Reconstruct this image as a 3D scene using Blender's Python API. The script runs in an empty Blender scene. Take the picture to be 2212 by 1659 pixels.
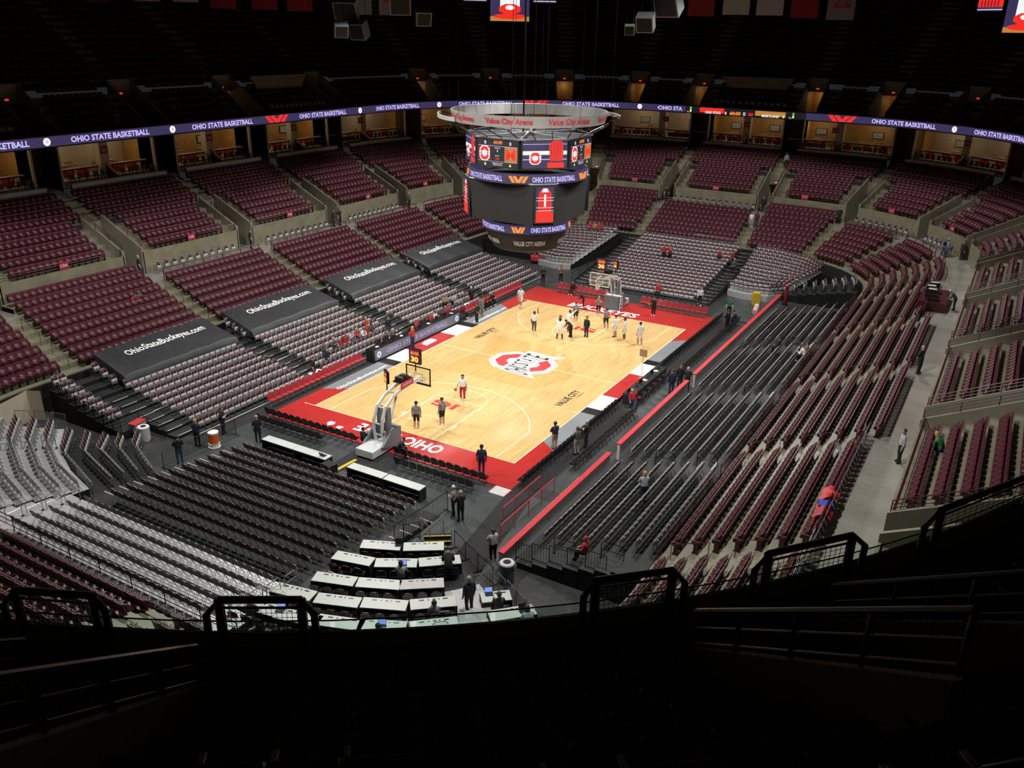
import bpy, bmesh, math, random
import numpy as np
from mathutils import Vector, Matrix
random.seed(7)
PI = math.pi
S = bpy.context.scene
COL = S.collection
def R(d): return math.radians(d)

# ---------------------------------------------------------------- camera
CAM = Vector((-52.444, -29.459, 23.105)); YAW, PITCH, ROLL = R(30.0875), R(-22.447), R(1.0702); FPX = 1850.05
fw = Vector((math.cos(PITCH)*math.cos(YAW), math.cos(PITCH)*math.sin(YAW), math.sin(PITCH)))
rt = fw.cross(Vector((0, 0, 1))).normalized(); up = rt.cross(fw)
rt, up = rt*math.cos(ROLL)+up*math.sin(ROLL), up*math.cos(ROLL)-rt*math.sin(ROLL)
cd = bpy.data.cameras.new('camera'); cam = bpy.data.objects.new('camera', cd); COL.objects.link(cam)
cam.matrix_world = Matrix(((rt.x, up.x, -fw.x, CAM.x), (rt.y, up.y, -fw.y, CAM.y), (rt.z, up.z, -fw.z, CAM.z), (0, 0, 0, 1)))
cd.sensor_width = 36; cd.lens = FPX/2212*36; cd.clip_start = .05; cd.clip_end = 400
S.camera = cam

# ---------------------------------------------------------------- world, lights, exposure
W = bpy.data.worlds.new('world'); S.world = W; W.use_nodes = True
W.node_tree.nodes['Background'].inputs[0].default_value = (.5, .55, .6, 1)
W.node_tree.nodes['Background'].inputs[1].default_value = .028
S.view_settings.view_transform = 'Standard'; S.view_settings.look = 'None'
S.view_settings.exposure = 0.0; S.view_settings.gamma = 1; S.view_settings.use_curve_mapping = False
def spot(x, y, z, tx, ty, tz, power, cone, blend=.4, size=.6, col=(1, .97, .92)):
    l = bpy.data.lights.new('arena_spot', 'SPOT'); l.energy = power; l.spot_size = R(cone); l.spot_blend = blend
    l.shadow_soft_size = size; l.color = col
    o = bpy.data.objects.new('arena_spot', l); COL.objects.link(o); o.location = (x, y, z)
    o.rotation_euler = (Vector((tx, ty, tz))-Vector((x, y, z))).to_track_quat('-Z', 'Y').to_euler()
# floodlights over the court: wide ones reach the lower bowl, narrower ones are aimed at the floor
for sx in (-1, 1):
    for sy in (-1, 1):
        spot(sx*24, sy*16, 31, sx*22, sy*16-sy*7.5, 0, 21000, 114, .14)
        spot(sx*15, sy*14, 30, sx*5, sy*0, 0, 14000, 52, .5)
    for sy in (-1, 1): spot(sx*30, sy*18, 29, sx*6, sy*3, 0, 7000, 62, .4, 1.0)
    spot(0, sx*15, 31, 0, sx*7.5, 0, 11000, 114, .14)

# ---------------------------------------------------------------- mesh helpers
class MB:
    def __init__(s): s.v = []; s.f = []; s.m = []
    def add(s, vs, fs, mi=0, M=None):
        n = len(s.v)
        if M is not None: vs = [M @ Vector(p) for p in vs]
        s.v.extend([tuple(p) for p in vs]); s.f.extend([tuple(i+n for i in f) for f in fs]); s.m.extend([mi]*len(fs)); return s
    def box(s, c, d, mi=0, M=None, rz=0):
        x, y, z = c; a, b, h = d[0]/2, d[1]/2, d[2]/2
        vs = [(-a, -b, -h), (a, -b, -h), (a, b, -h), (-a, b, -h), (-a, -b, h), (a, -b, h), (a, b, h), (-a, b, h)]
        cr, sr = math.cos(rz), math.sin(rz)
        vs = [(x+p*cr-q*sr, y+p*sr+q*cr, z+r) for p, q, r in vs]
        return s.add(vs, [(3, 2, 1, 0), (4, 5, 6, 7), (0, 1, 5, 4), (1, 2, 6, 5), (2, 3, 7, 6), (3, 0, 4, 7)], mi, M)
    def prism(s, poly, z0, z1, mi=0, M=None):
        n = len(poly); vs = [(x, y, z0) for x, y in poly]+[(x, y, z1) for x, y in poly]
        fs = [tuple(range(n-1, -1, -1)), tuple(range(n, 2*n))]+[(i, (i+1) % n, n+(i+1) % n, n+i) for i in range(n)]
        return s.add(vs, fs, mi, M)
    def sheet(s, poly, z, mi=0):
        return s.add([(x, y, z) for x, y in poly], [tuple(range(len(poly)))], mi)
    def tube(s, pts, r, n=6, mi=0, M=None, closed=False, cap=True):
        P = [Vector(p) for p in pts]; N = len(P); rr = r if isinstance(r, (list, tuple)) else [r]*N
        vs = []
        for i, p in enumerate(P):
            a = P[i-1] if (i or closed) else p; b = P[(i+1) % N] if (i < N-1 or closed) else p
            d = (b-a); d = d.normalized() if d.length > 1e-9 else Vector((0, 0, 1))
            h = Vector((0, 0, 1)) if abs(d.z) < .9 else Vector((1, 0, 0))
            u = d.cross(h).normalized(); w = d.cross(u)
            for k in range(n):
                t = 2*PI*k/n; vs.append(p+(u*math.cos(t)+w*math.sin(t))*rr[i])
        fs = []
        for i in range(N if closed else N-1):
            j = (i+1) % N
            for k in range(n): fs.append((i*n+k, i*n+(k+1) % n, j*n+(k+1) % n, j*n+k))
        if cap and not closed: fs += [tuple(range(n-1, -1, -1)), tuple(range((N-1)*n, N*n))]
        return s.add(vs, fs, mi, M)
    def lathe(s, prof, n=16, mi=0, M=None, c=(0, 0)):
        vs = []; fs = []
        for r, z in prof:
            for k in range(n): t = 2*PI*k/n; vs.append((c[0]+r*math.cos(t), c[1]+r*math.sin(t), z))
        for i in range(len(prof)-1):
            for k in range(n): fs.append((i*n+k, i*n+(k+1) % n, (i+1)*n+(k+1) % n, (i+1)*n+k))
        fs.append(tuple(range(n-1, -1, -1))); fs.append(tuple(range((len(prof)-1)*n, len(prof)*n)))
        return s.add(vs, fs, mi, M)
    def ball(s, c, r, n=12, m=8, mi=0, M=None):
        rx, ry, rz = r if isinstance(r, tuple) else (r, r, r)
        prof = [(max(1e-4, math.sin(PI*i/m)), -math.cos(PI*i/m)) for i in range(m+1)]
        t = MB().lathe(prof, n); return s.add([(c[0]+x*rx, c[1]+y*ry, c[2]+z*rz) for x, y, z in t.v], t.f, mi, M)
    def grid(s, rows, mi=0, closed=False):
        n = len(rows[0]); vs = [p for r in rows for p in r]; fs = []
        for i in range(len(rows)-1):
            for k in range(n if closed else n-1): fs.append((i*n+k, i*n+(k+1) % n, (i+1)*n+(k+1) % n, (i+1)*n+k))
        return s.add(vs, fs, mi)
    def mesh(s, name, mats, smooth=False):
        me = bpy.data.meshes.new(name); me.from_pydata(s.v, [], s.f)
        for m in (mats if isinstance(mats, (list, tuple)) else [mats]): me.materials.append(m)
        me.polygons.foreach_set('material_index', s.m)
        if smooth: me.polygons.foreach_set('use_smooth', [True]*len(s.f))
        me.update(); return me
    def build(s, name, mats, parent=None, loc=None, rz=0, smooth=False):
        return link(name, s.mesh(name, mats, smooth), parent, loc, rz)
def link(name, me, parent=None, loc=None, rz=0):
    o = bpy.data.objects.new(name, me); COL.objects.link(o)
    if parent is not None: o.parent = parent
    if loc is not None: o.location = loc
    if rz: o.rotation_euler = (0, 0, rz)
    return o
def tag(o, label, cat, group=None, kind=None):
    o['label'] = label; o['category'] = cat
    if group: o['group'] = group
    if kind: o['kind'] = kind
    return o
def thing(name, label, cat, loc=(0, 0, 0), rz=0, group=None):
    return tag(link(name, None, None, loc, rz), label, cat, group)
def struct(o, label=None):
    o['kind'] = 'structure'
    if label: o['label'] = label
    return o
def dup(root, loc, rz, label=None, group=None):
    r = root.copy(); COL.objects.link(r); r.location = loc; r.rotation_euler = (0, 0, rz)
    if label: r['label'] = label
    if group: r['group'] = group
    for ch in KIDS[root.name]:
        c = ch.copy(); COL.objects.link(c); c.parent = r
        for g in KIDS.get(ch.name, ()):
            d = g.copy(); COL.objects.link(d); d.parent = c
    return r
KIDS = {}
def note(o):
    KIDS[o.name] = list(o.children)
    for c in o.children: KIDS[c.name] = list(c.children)
    return o
ORD = ['first', 'second', 'third', 'fourth', 'fifth', 'sixth', 'seventh', 'eighth', 'ninth', 'tenth', 'eleventh', 'twelfth', 'thirteenth', 'fourteenth', 'fifteenth', 'sixteenth', 'seventeenth', 'eighteenth', 'nineteenth', 'twentieth']
def px(p):
    d = Vector(p)-CAM; z = d.dot(fw)
    if z < .3: return (-9999, -9999, z)
    return (1106+FPX*d.dot(rt)/z, 829.5-FPX*d.dot(up)/z, z)

# ---------------------------------------------------------------- materials
def mat(name, col, rough=.6, metal=0, var=.12, scale=6, bump=0, bscale=60, emit=0, spec=.5, alpha=None):
    m = bpy.data.materials.new(name); m.use_nodes = True; nt = m.node_tree; b = nt.nodes['Principled BSDF']
    b.inputs['Roughness'].default_value = rough; b.inputs['Metallic'].default_value = metal
    b.inputs['Specular IOR Level'].default_value = spec
    c = (*col, 1)
    tc = nt.nodes.new('ShaderNodeTexCoord')
    if var > 0:
        n = nt.nodes.new('ShaderNodeTexNoise'); n.inputs['Scale'].default_value = scale; n.inputs['Detail'].default_value = 4
        nt.links.new(tc.outputs['Object'], n.inputs['Vector'])
        r = nt.nodes.new('ShaderNodeValToRGB'); r.color_ramp.elements[0].position = .3; r.color_ramp.elements[1].position = .75
        r.color_ramp.elements[0].color = (*[x*(1-var) for x in col], 1); r.color_ramp.elements[1].color = (*[min(1, x*(1+var)) for x in col], 1)
        nt.links.new(n.outputs[0], r.inputs[0]); nt.links.new(r.outputs[0], b.inputs['Base Color'])
    else: b.inputs['Base Color'].default_value = c
    if bump:
        n2 = nt.nodes.new('ShaderNodeTexNoise'); n2.inputs['Scale'].default_value = bscale
        nt.links.new(tc.outputs['Object'], n2.inputs['Vector'])
        bp = nt.nodes.new('ShaderNodeBump'); bp.inputs['Strength'].default_value = bump; bp.inputs['Distance'].default_value = .02
        nt.links.new(n2.outputs[0], bp.inputs['Height']); nt.links.new(bp.outputs[0], b.inputs['Normal'])
    if emit: b.inputs['Emission Color'].default_value = c; b.inputs['Emission Strength'].default_value = emit
    if alpha is not None: b.inputs['Alpha'].default_value = alpha
    return m
def led(name, col, e=1.0):
    m = bpy.data.materials.new(name); m.use_nodes = True; nt = m.node_tree; b = nt.nodes['Principled BSDF']
    b.inputs['Base Color'].default_value = (.01, .01, .01, 1); b.inputs['Roughness'].default_value = .5
    tc = nt.nodes.new('ShaderNodeTexCoord'); n = nt.nodes.new('ShaderNodeTexNoise'); n.inputs['Scale'].default_value = 2.5
    nt.links.new(tc.outputs['Object'], n.inputs['Vector'])
    mx = nt.nodes.new('ShaderNodeMix'); mx.data_type = 'RGBA'
    mx.inputs[6].default_value = (*[x*.85 for x in col], 1); mx.inputs[7].default_value = (*col, 1)
    nt.links.new(n.outputs[0], mx.inputs[0]); nt.links.new(mx.outputs[2], b.inputs['Emission Color'])
    b.inputs['Emission Strength'].default_value = e
    return m
def wood(name, c1, c2, scale=1.0):
    m = bpy.data.materials.new(name); m.use_nodes = True; nt = m.node_tree; b = nt.nodes['Principled BSDF']
    tc = nt.nodes.new('ShaderNodeTexCoord'); mp = nt.nodes.new('ShaderNodeMapping')
    nt.links.new(tc.outputs['Object'], mp.inputs[0])
    br = nt.nodes.new('ShaderNodeTexBrick'); br.inputs['Scale'].default_value = 1
    br.inputs['Brick Width'].default_value = 1.3; br.inputs['Row Height'].default_value = .075
    br.inputs['Mortar Size'].default_value = .002; br.offset = .37; br.offset_frequency = 3; br.inputs['Bias'].default_value = -.35
    br.inputs['Color1'].default_value = (*c1, 1); br.inputs['Color2'].default_value = (*c2, 1); br.inputs['Mortar'].default_value = (*[x*.7 for x in c2], 1)
    nt.links.new(mp.outputs[0], br.inputs['Vector'])
    n = nt.nodes.new('ShaderNodeTexNoise'); n.inputs['Scale'].default_value = .7; n.inputs['Detail'].default_value = 6
    mp2 = nt.nodes.new('ShaderNodeMapping'); mp2.inputs['Scale'].default_value = (.6, 5, 1)
    nt.links.new(tc.outputs['Object'], mp2.inputs[0]); nt.links.new(mp2.outputs[0], n.inputs['Vector'])
    mx = nt.nodes.new('ShaderNodeMix'); mx.data_type = 'RGBA'; mx.blend_type = 'MULTIPLY'; mx.inputs[0].default_value = .5
    rp = nt.nodes.new('ShaderNodeValToRGB'); rp.color_ramp.elements[0].color = (.72, .68, .6, 1); rp.color_ramp.elements[1].color = (1, 1, 1, 1)
    rp.color_ramp.elements[0].position = .3; rp.color_ramp.elements[1].position = .62
    nt.links.new(n.outputs[0], rp.inputs[0]); nt.links.new(br.outputs[0], mx.inputs[6]); nt.links.new(rp.outputs[0], mx.inputs[7])
    nt.links.new(mx.outputs[2], b.inputs['Base Color']); b.inputs['Roughness'].default_value = .16; b.inputs['Specular IOR Level'].default_value = .4
    return m
def decking(name, col):
    m = mat(name, col, .35, .3, .1, 3); nt = m.node_tree; b = nt.nodes['Principled BSDF']
    tc = nt.nodes.new('ShaderNodeTexCoord'); w = nt.nodes.new('ShaderNodeTexWave'); w.inputs['Scale'].default_value = 3.2; w.bands_direction = 'X'
    nt.links.new(tc.outputs['Object'], w.inputs['Vector'])
    bp = nt.nodes.new('ShaderNodeBump'); bp.inputs['Strength'].default_value = .5; bp.inputs['Distance'].default_value = .03
    nt.links.new(w.outputs[1], bp.inputs['Height']); nt.links.new(bp.outputs[0], b.inputs['Normal']); return m
M = {}
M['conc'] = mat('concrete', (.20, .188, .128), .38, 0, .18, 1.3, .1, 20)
M['concw'] = mat('concrete_wall', (.20, .188, .14), .75, 0, .14, .8, .1, 15)
M['ledge'] = mat('ledge_concrete', (.40, .38, .35), .7, 0, .1, 2)
M['walk'] = mat('polished_walkway', (.26, .25, .22), .16, 0, .2, .5, .12, 3)
M['floor'] = mat('dark_floor_mat', (.032, .034, .036), .5, 0, .25, .8, .08, 30)
M['floorg'] = mat('gray_floor_cover', (.052, .06, .062), .45, 0, .3, .6, .05, 20)
M['carpet'] = mat('black_carpet', (.018, .018, .02), .9, 0, .2, 4, .2, 200)
M['riser'] = mat('black_riser_deck', (.018, .02, .022), .55, 0, .3, 1.2, .05, 30)
M['riserk'] = mat('black_riser_front', (.006, .006, .007), .8, 0, .2, 2)
M['alu'] = decking('aluminium_deck', (.60, .60, .61))
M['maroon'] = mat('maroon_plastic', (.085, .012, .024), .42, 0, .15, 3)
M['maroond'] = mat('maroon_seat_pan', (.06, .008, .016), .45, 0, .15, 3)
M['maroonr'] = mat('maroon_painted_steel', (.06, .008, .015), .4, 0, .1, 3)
M['armr'] = mat('seat_armrest', (.16, .10, .10), .3, .2, .08, 6)
M['vinyl'] = mat('maroon_vinyl', (.055, .010, .016), .45, 0, .15, 5)
M['chrome'] = mat('gray_tube_steel', (.36, .37, .38), .34, .8, .08, 8)
M['seatg'] = mat('gray_seat_underside', (.35, .36, .35), .5, .0, .08, 6)
M['white'] = mat('white_paint', (.8, .8, .79), .45, 0, .05, 3)
M['black'] = mat('black_plastic', (.008, .008, .009), .45, 0, .2, 4)
M['blackm'] = mat('black_painted_steel', (.006, .006, .007), .3, 0, .1, 4)
M['blackv'] = mat('black_vinyl', (.009, .009, .01), .28, 0, .2, 8)
M['redv'] = mat('red_vinyl', (.42, .02, .03), .4, 0, .12, 6)
M['red'] = mat('red_paint', (.40, .024, .022), .3, 0, .08, 1.5)
M['redt'] = mat('red_trim', (.55, .04, .05), .5, 0, .08, 3)
M['gray'] = mat('gray_paint', (.19, .205, .22), .35, 0, .08, 1.5)
M['lgray'] = mat('light_gray_paint', (.55, .55, .56), .5, 0, .08, 3)
M['blk'] = mat('black_court_paint', (.012, .012, .013), .3, 0, .1, 2)
M['lam'] = mat('white_laminate', (.56, .60, .57), .35, 0, .03, 3)
M['cloth'] = mat('black_tablecloth', (.004, .004, .005), .85, 0, .2, 6)
M['tarp'] = mat('black_tarp', (.022, .024, .028), .5, 0, .2, 3, .25, 4)
M['wood'] = wood('maple_floor', (.65, .44, .195), (.56, .365, .14))
M['woodd'] = wood('stained_maple_floor', (.60, .385, .15), (.53, .325, .115))
M['line'] = mat('court_line_white', (.86, .80, .62), .3, 0, .03, 3)
M['lred'] = mat('logo_red', (.55, .03, .03), .3, 0, .05, 3)
M['lgry'] = mat('logo_gray', (.34, .40, .42), .3, 0, .05, 3)
M['outl'] = mat('outline_brown', (.45, .16, .08), .3, 0, .05, 3)
M['yellow'] = mat('safety_yellow', (.62, .45, .02), .5, 0, .1, 4)
M['ylw'] = mat('step_edge_marking', (.62, .58, .36), .5, 0, .1, 4)
M['orange'] = mat('basketball_orange', (.46, .14, .04), .6, 0, .12, 20)
M['orangec'] = mat('cooler_orange', (.7, .13, .02), .4, 0, .05, 4)
M['pad'] = mat('gray_goal_padding', (.12, .135, .15), .5, 0, .1, 3)
M['steelw'] = mat('white_goal_steel', (.55, .57, .58), .4, .1, .05, 3)
M['silver'] = mat('silver_ring_metal', (.52, .51, .50), .45, .5, .12, 1.2)
M['dark'] = mat('screen_off', (.010, .010, .010), .75, 0, .2, 1)
M['oak'] = mat('oak_suite_panel', (.42, .24, .075), .5, 0, .15, 2)
M['cream'] = mat('cream_wall', (.52, .45, .35), .7, 0, .06, 2)
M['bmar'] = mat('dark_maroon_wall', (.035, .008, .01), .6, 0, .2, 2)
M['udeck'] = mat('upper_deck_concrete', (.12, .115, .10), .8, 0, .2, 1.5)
M['sign'] = mat('section_sign_red', (.32, .015, .03), .5, 0, .05, 5)
M['ban_r'] = mat('red_banner_cloth', (.30, .02, .03), .9, 0, .1, 3)
M['ban_w'] = mat('white_banner_cloth', (.5, .5, .52), .9, 0, .1, 3)
M['ban_g'] = mat('gray_banner_cloth', (.26, .27, .29), .9, 0, .1, 3)
M['L_purple'] = led('led_purple_ground', (.045, .035, .10), 1)
M['L_text'] = led('led_lavender_text', (.58, .50, 1.0), 1.15)
M['L_white'] = led('led_white', (1, 1, 1), 1)
M['L_blue'] = led('led_blue', (.15, .45, 1), 1)
M['L_red'] = led('led_red', (1, .03, .02), 1)
M['L_or'] = led('led_orange', (1, .25, .03), 1.4)
M['L_yel'] = led('led_yellow', (1, .75, .1), 1.2)
M['L_grn'] = led('led_green', (.05, .8, .1), 1)
M['L_blk'] = led('led_black_ground', (.012, .01, .016), 1)
M['L_exit'] = led('exit_sign_red', (.9, .05, .03), .8)
M['L_screen'] = led('laptop_screen', (.25, .38, .9), 1)
M['L_mar'] = led('led_maroon_ground', (.16, .01, .03), 1)
M['L_gold'] = led('led_gold', (.55, .24, .05), 1)
M['lamp'] = led('warm_lamp', (1, .75, .45), 3)
def glassmat(name, col, a):
    m = bpy.data.materials.new(name); m.use_nodes = True; nt = m.node_tree
    for n in list(nt.nodes):
        if n.type != 'OUTPUT_MATERIAL': nt.nodes.remove(n)
    out = nt.nodes[0]; mx = nt.nodes.new('ShaderNodeMixShader'); t = nt.nodes.new('ShaderNodeBsdfTransparent'); g = nt.nodes.new('ShaderNodeBsdfGlossy')
    t.inputs[0].default_value = (*col, 1); g.inputs['Roughness'].default_value = .05; mx.inputs[0].default_value = a
    tc = nt.nodes.new('ShaderNodeTexCoord'); nz = nt.nodes.new('ShaderNodeTexNoise'); nz.inputs['Scale'].default_value = 3
    nt.links.new(tc.outputs['Object'], nz.inputs['Vector'])
    mr = nt.nodes.new('ShaderNodeMapRange'); mr.inputs[3].default_value = a*.7; mr.inputs[4].default_value = a*1.3
    nt.links.new(nz.outputs[0], mr.inputs[0]); nt.links.new(mr.outputs[0], mx.inputs[0])
    nt.links.new(t.outputs[0], mx.inputs[1]); nt.links.new(g.outputs[0], mx.inputs[2]); nt.links.new(mx.outputs[0], out.inputs[0]); return m
M['glass'] = glassmat('rail_glass', (.86, .95, .91), .05)
M['bglass'] = glassmat('backboard_glass', (.93, .96, .95), .06)

# ---------------------------------------------------------------- lettering
_tc = {}
def tmesh(txt, off=.0, shear=0, space=1.0):
    k = (txt, off, shear, space)
    if k in _tc: return _tc[k]
    c = bpy.data.curves.new('t', 'FONT'); c.body = txt; c.size = 1; c.offset = off; c.shear = shear; c.space_character = space
    c.align_x = 'LEFT'; c.resolution_u = 2; c.fill_mode = 'FRONT'
    o = bpy.data.objects.new('t', c); COL.objects.link(o)
    dg = bpy.context.evaluated_depsgraph_get(); me = o.evaluated_get(dg).to_mesh()
    vs = np.array([v.co[:] for v in me.vertices]).reshape(-1, 3); fs = [tuple(p.vertices) for p in me.polygons]
    o.evaluated_get(dg).to_mesh_clear(); bpy.data.objects.remove(o); bpy.data.curves.remove(c)
    lo, hi = vs.min(0), vs.max(0)
    vs = (vs-lo)/np.maximum(hi-lo, 1e-6); asp = (hi-lo)[0]/(hi-lo)[1]
    _tc[k] = (vs[:, :2], fs, asp); return _tc[k]
def text(mb, txt, fn, w=None, h=1, off=.02, mi=0, shear=0, space=1.0):
    """fn maps (x in 0..w, y in 0..h) to a point"""
    vs, fs, asp = tmesh(txt, off, shear, space)
    if w is None: w = h*asp
    return mb.add([fn(x*w, y*h) for x, y in vs], fs, mi)
def flat(o, d, u):
    o, d, u = Vector(o), Vector(d), Vector(u)
    return lambda x, y: o+d*x+u*y
# ================================================================ the bowl: rings of offset rho around a core rectangle
CX, HX, CY, HY = 1.3, 26.0, 1.0, 9.5; RR = 15.0; QA = RR*PI/2
SEG = [2*HX, QA, 2*HY, QA, 2*HX, QA, 2*HY, QA]; CUM = [0]
for q in SEG: CUM.append(CUM[-1]+q)
UT = CUM[-1]
def st(U):
    U %= UT
    for i in range(8):
        if U <= CUM[i+1]+1e-9: break
    a = U-CUM[i]
    if i == 0: return CX-HX+a, CY+HY, 0, 1
    if i == 1: t = PI/2-a/RR; return CX+HX, CY+HY, math.cos(t), math.sin(t)
    if i == 2: return CX+HX, CY+HY-a, 1, 0
    if i == 3: t = -a/RR; return CX+HX, CY-HY, math.cos(t), math.sin(t)
    if i == 4: return CX+HX-a, CY-HY, 0, -1
    if i == 5: t = -PI/2-a/RR; return CX-HX, CY-HY, math.cos(t), math.sin(t)
    if i == 6: return CX-HX, CY-HY+a, -1, 0
    t = PI-a/RR; return CX-HX, CY+HY, math.cos(t), math.sin(t)
def ring(U, rho, z):
    x, y, a, b = st(U); return (x+a*rho, y+b*rho, z)
def arcs(U):
    U %= UT
    for i in (1, 3, 5, 7):
        if CUM[i] < U < CUM[i+1]: return True
    return False
def us(d, U, rho): return d*(RR/rho if arcs(U) else 1)
def stations(u0, u1, ds=1.3):
    pts = [u0]; u = u0
    while u < u1-1e-6:
        nxt = u+(ds if arcs(u+.01) else 4.0)
        for k in range(3):
            for c in CUM[:-1]:
                cc = c+k*UT-UT
                if u+1e-6 < cc < nxt: nxt = cc
        u = min(nxt, u1); pts.append(u)
    return pts
def UL(x): return x-(CX-HX)                              # left side
def UFL(t): return CUM[1]+RR*R(90-t)                     # far-left corner, angle from the end axis
def UE(y): return CUM[2]+(CY+HY-y)                       # far end
def UFR(t): return CUM[3]+RR*R(t)
def URt(x): return CUM[4]+(CX+HX-x)                      # right side
def UNR(t): return CUM[5]+RR*R(90-t)
def UN(y): return CUM[6]+(y-(CY-HY))
def UNL(t): return CUM[7]+RR*R(t)
AIS = [UL(-21.9), UL(-10.3), UL(1.3), UL(12.9), UL(24.5), UFL(70), UFL(45), UFL(18), UE(6.8), UE(-4.8), UFR(18), UFR(45), UFR(70), URt(24.5), URt(12.9), URt(1.3), URt(-10.3), URt(-21.9),
       UNR(70), UNR(45), UNR(18), UN(-4.8), UN(6.8), UNL(18), UNL(45), UNL(70)]
UAIS = [UL(-21.5), UL(-11.6), UL(-1.3), UL(10.2), UL(23), UFL(66.6), UFL(47.4), UFL(28.7), UFL(9.8), UE(7.2), UE(-6.6), UFR(12.5), UFR(30.5), UFR(49), UFR(68), URt(23), URt(10.2), URt(-1.3), URt(-11.6), URt(-21.5),
        UNR(66.7), UNR(47.4), UNR(28.6), UNR(9.8), UN(-6.6), UN(7.2), UNL(9.8), UNL(28.7), UNL(47.4), UNL(66.6)]
def ringgrid(mb, us_, prof, mi=0):
    mb.grid([[ring(u, r, z) for r, z in prof] for u in us_], mi)
def steps(r0, dr, z0, dz, n, zin=None):
    p = []; 
    if zin is not None: p.append((r0, zin))
    for i in range(n): p += [(r0+i*dr, z0+i*dz), (r0+(i+1)*dr, z0+i*dz)]
    return p
# lower bowl treads, walkway
LR0, LDR, LZ0, LDZ, LN = 10.7, .87, 1.95, .36, 7
WR0 = LR0+LDR*LN; WZ = 4.47; WR1 = 19.2
m = MB(); full = stations(0, UT)
ringgrid(m, full, steps(LR0, LDR, LZ0, LDZ, LN, 0), 0); ringgrid(m, full, [(WR0, LZ0+LDZ*(LN-1)), (WR0, WZ), (WR1, WZ)], 1)
struct(m.build('seating_bowl', [M['conc'], M['walk']]), 'concrete steps of the lower seating bowl')
# upper half of the lower bowl, cut by the tunnels
UR0, UDR, UZ0, UDZ = 19.3, .88, 6.1, .43; VR = UR0+UDR*5
m = MB()
def secs(A):
    for i in range(len(A)):
        a, b = A[i], A[(i+1) % len(A)]
        if b < a: b += UT
        yield i, a, b
for i, a, b in secs(AIS):
    a1, b1 = a+us(.85, a+.01, 21), b-us(.85, b-.01, 21)
    ss = stations(a1, b1)
    ringgrid(m, ss, [(WR1, WZ), (WR1, 6.25), (UR0+.02, 6.25)]+steps(UR0+.03, UDR, UZ0, UDZ, 5), 0)
    for u in (a1, b1):   # tunnel side walls with a sloping curb
        prof = [(WR1, WZ), (WR1, 6.6), (VR, 8.75), (VR, WZ)]
        du = us(.09, u, 21)
        q = [ring(u-du, r, z) for r, z in prof]+[ring(u+du, r, z) for r, z in prof]
        m.add(q, [(0, 1, 2, 3), (7, 6, 5, 4), (0, 4, 5, 1), (1, 5, 6, 2), (2, 6, 7, 3)], 1)
ringgrid(m, full, steps(VR, UDR, UZ0+UDZ*5, UDZ, 4)+[(27.3, 9.4)], 0)
for a in AIS:            # wall above each tunnel mouth, tunnel inside
    w = us(.85, a, 22)
    m.add([ring(a-w, VR, 6.9), ring(a+w, VR, 6.9), ring(a+w, VR, 8.3), ring(a-w, VR, 8.3)], [(0, 1, 2, 3)], 1)
    q = [ring(a+s*w, r, z) for r, z in ((VR, WZ), (27.2, WZ), (27.2, 6.9), (VR, 6.9)) for s in (-1, 1)]
    m.add(q, [(0, 1, 3, 2), (2, 3, 5, 4), (4, 5, 7, 6), (0, 2, 4, 6), (1, 3, 5, 7)], 2)
struct(m.build('seating_bowl_upper', [M['conc'], M['concw'], M['cream']]), 'upper concrete steps and tunnel walls of the lower bowl')
# suite level shells
def suite_walls():
    m = MB()
    for i, a, b in secs(AIS):
        g0, g1 = a+us(1.1, a+.01, 29), b-us(1.1, b-.01, 29)
        ss = stations(g0, g1)
        ringgrid(m, ss, [(27.3, 9.4), (27.3, 10.72), (27.75, 10.72), (27.75, 10.3), (29.3, 10.3), (29.3, 10.65), (33.2, 10.65)], 0)
        ringgrid(m, ss, [(33.2, 10.25), (33.2, 13.9)], 1 if i % 3 == 1 else 2)
        for u, mi in ((g0, 2), (g1, 2)):
            m.add([ring(u, r, z) for r, z in ((28.6, 9.7), (28.6, 13.9), (33.2, 13.9), (33.2, 9.7))], [(0, 1, 2, 3)], mi)
            e = us(.16, u, 29)*(1 if u == g0 else -1)
            m.add([ring(u+k*e, r, z) for k in (0, 1) for r, z in ((28.5, 9.7), (28.5, 13.9), (28.8, 13.9), (28.8, 9.7))], [(0, 1, 2, 3), (4, 5, 6, 7), (0, 1, 5, 4), (3, 2, 6, 7)], 1)
        # stair gap at the aisle: dark recess
        q0, q1 = b-us(1.1, b-.01, 29), b+us(1.1, b+.01, 29)
        sg = stations(q0, q1)
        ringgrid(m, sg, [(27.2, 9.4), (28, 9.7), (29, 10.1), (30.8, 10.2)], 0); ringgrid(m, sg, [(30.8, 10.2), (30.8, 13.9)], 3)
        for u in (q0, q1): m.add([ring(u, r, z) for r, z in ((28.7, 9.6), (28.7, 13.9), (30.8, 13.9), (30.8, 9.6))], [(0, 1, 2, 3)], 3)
        # middle pillar
        mid = (g0+g1)/2; w = us(.42, mid, 29)
        q = [ring(mid+s*w, r, z) for s in (-1, 1) for r, z in ((29.2, 9.8), (29.2, 13.9), (29.9, 13.9), (29.9, 9.8))]
        m.add(q, [(0, 1, 2, 3), (7, 6, 5, 4), (0, 4, 5, 1), (2, 6, 7, 3)], 1)
    ringgrid(m, full, [(24.7, 14.2), (27.5, 13.95), (33.2, 13.9)], 4)
    return m
struct(suite_walls().build('suite_level', [M['ledge'], M['cream'], M['oak'], M['bmar'], M['dark']]), 'suite level walls, ledge and pillars')
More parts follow.
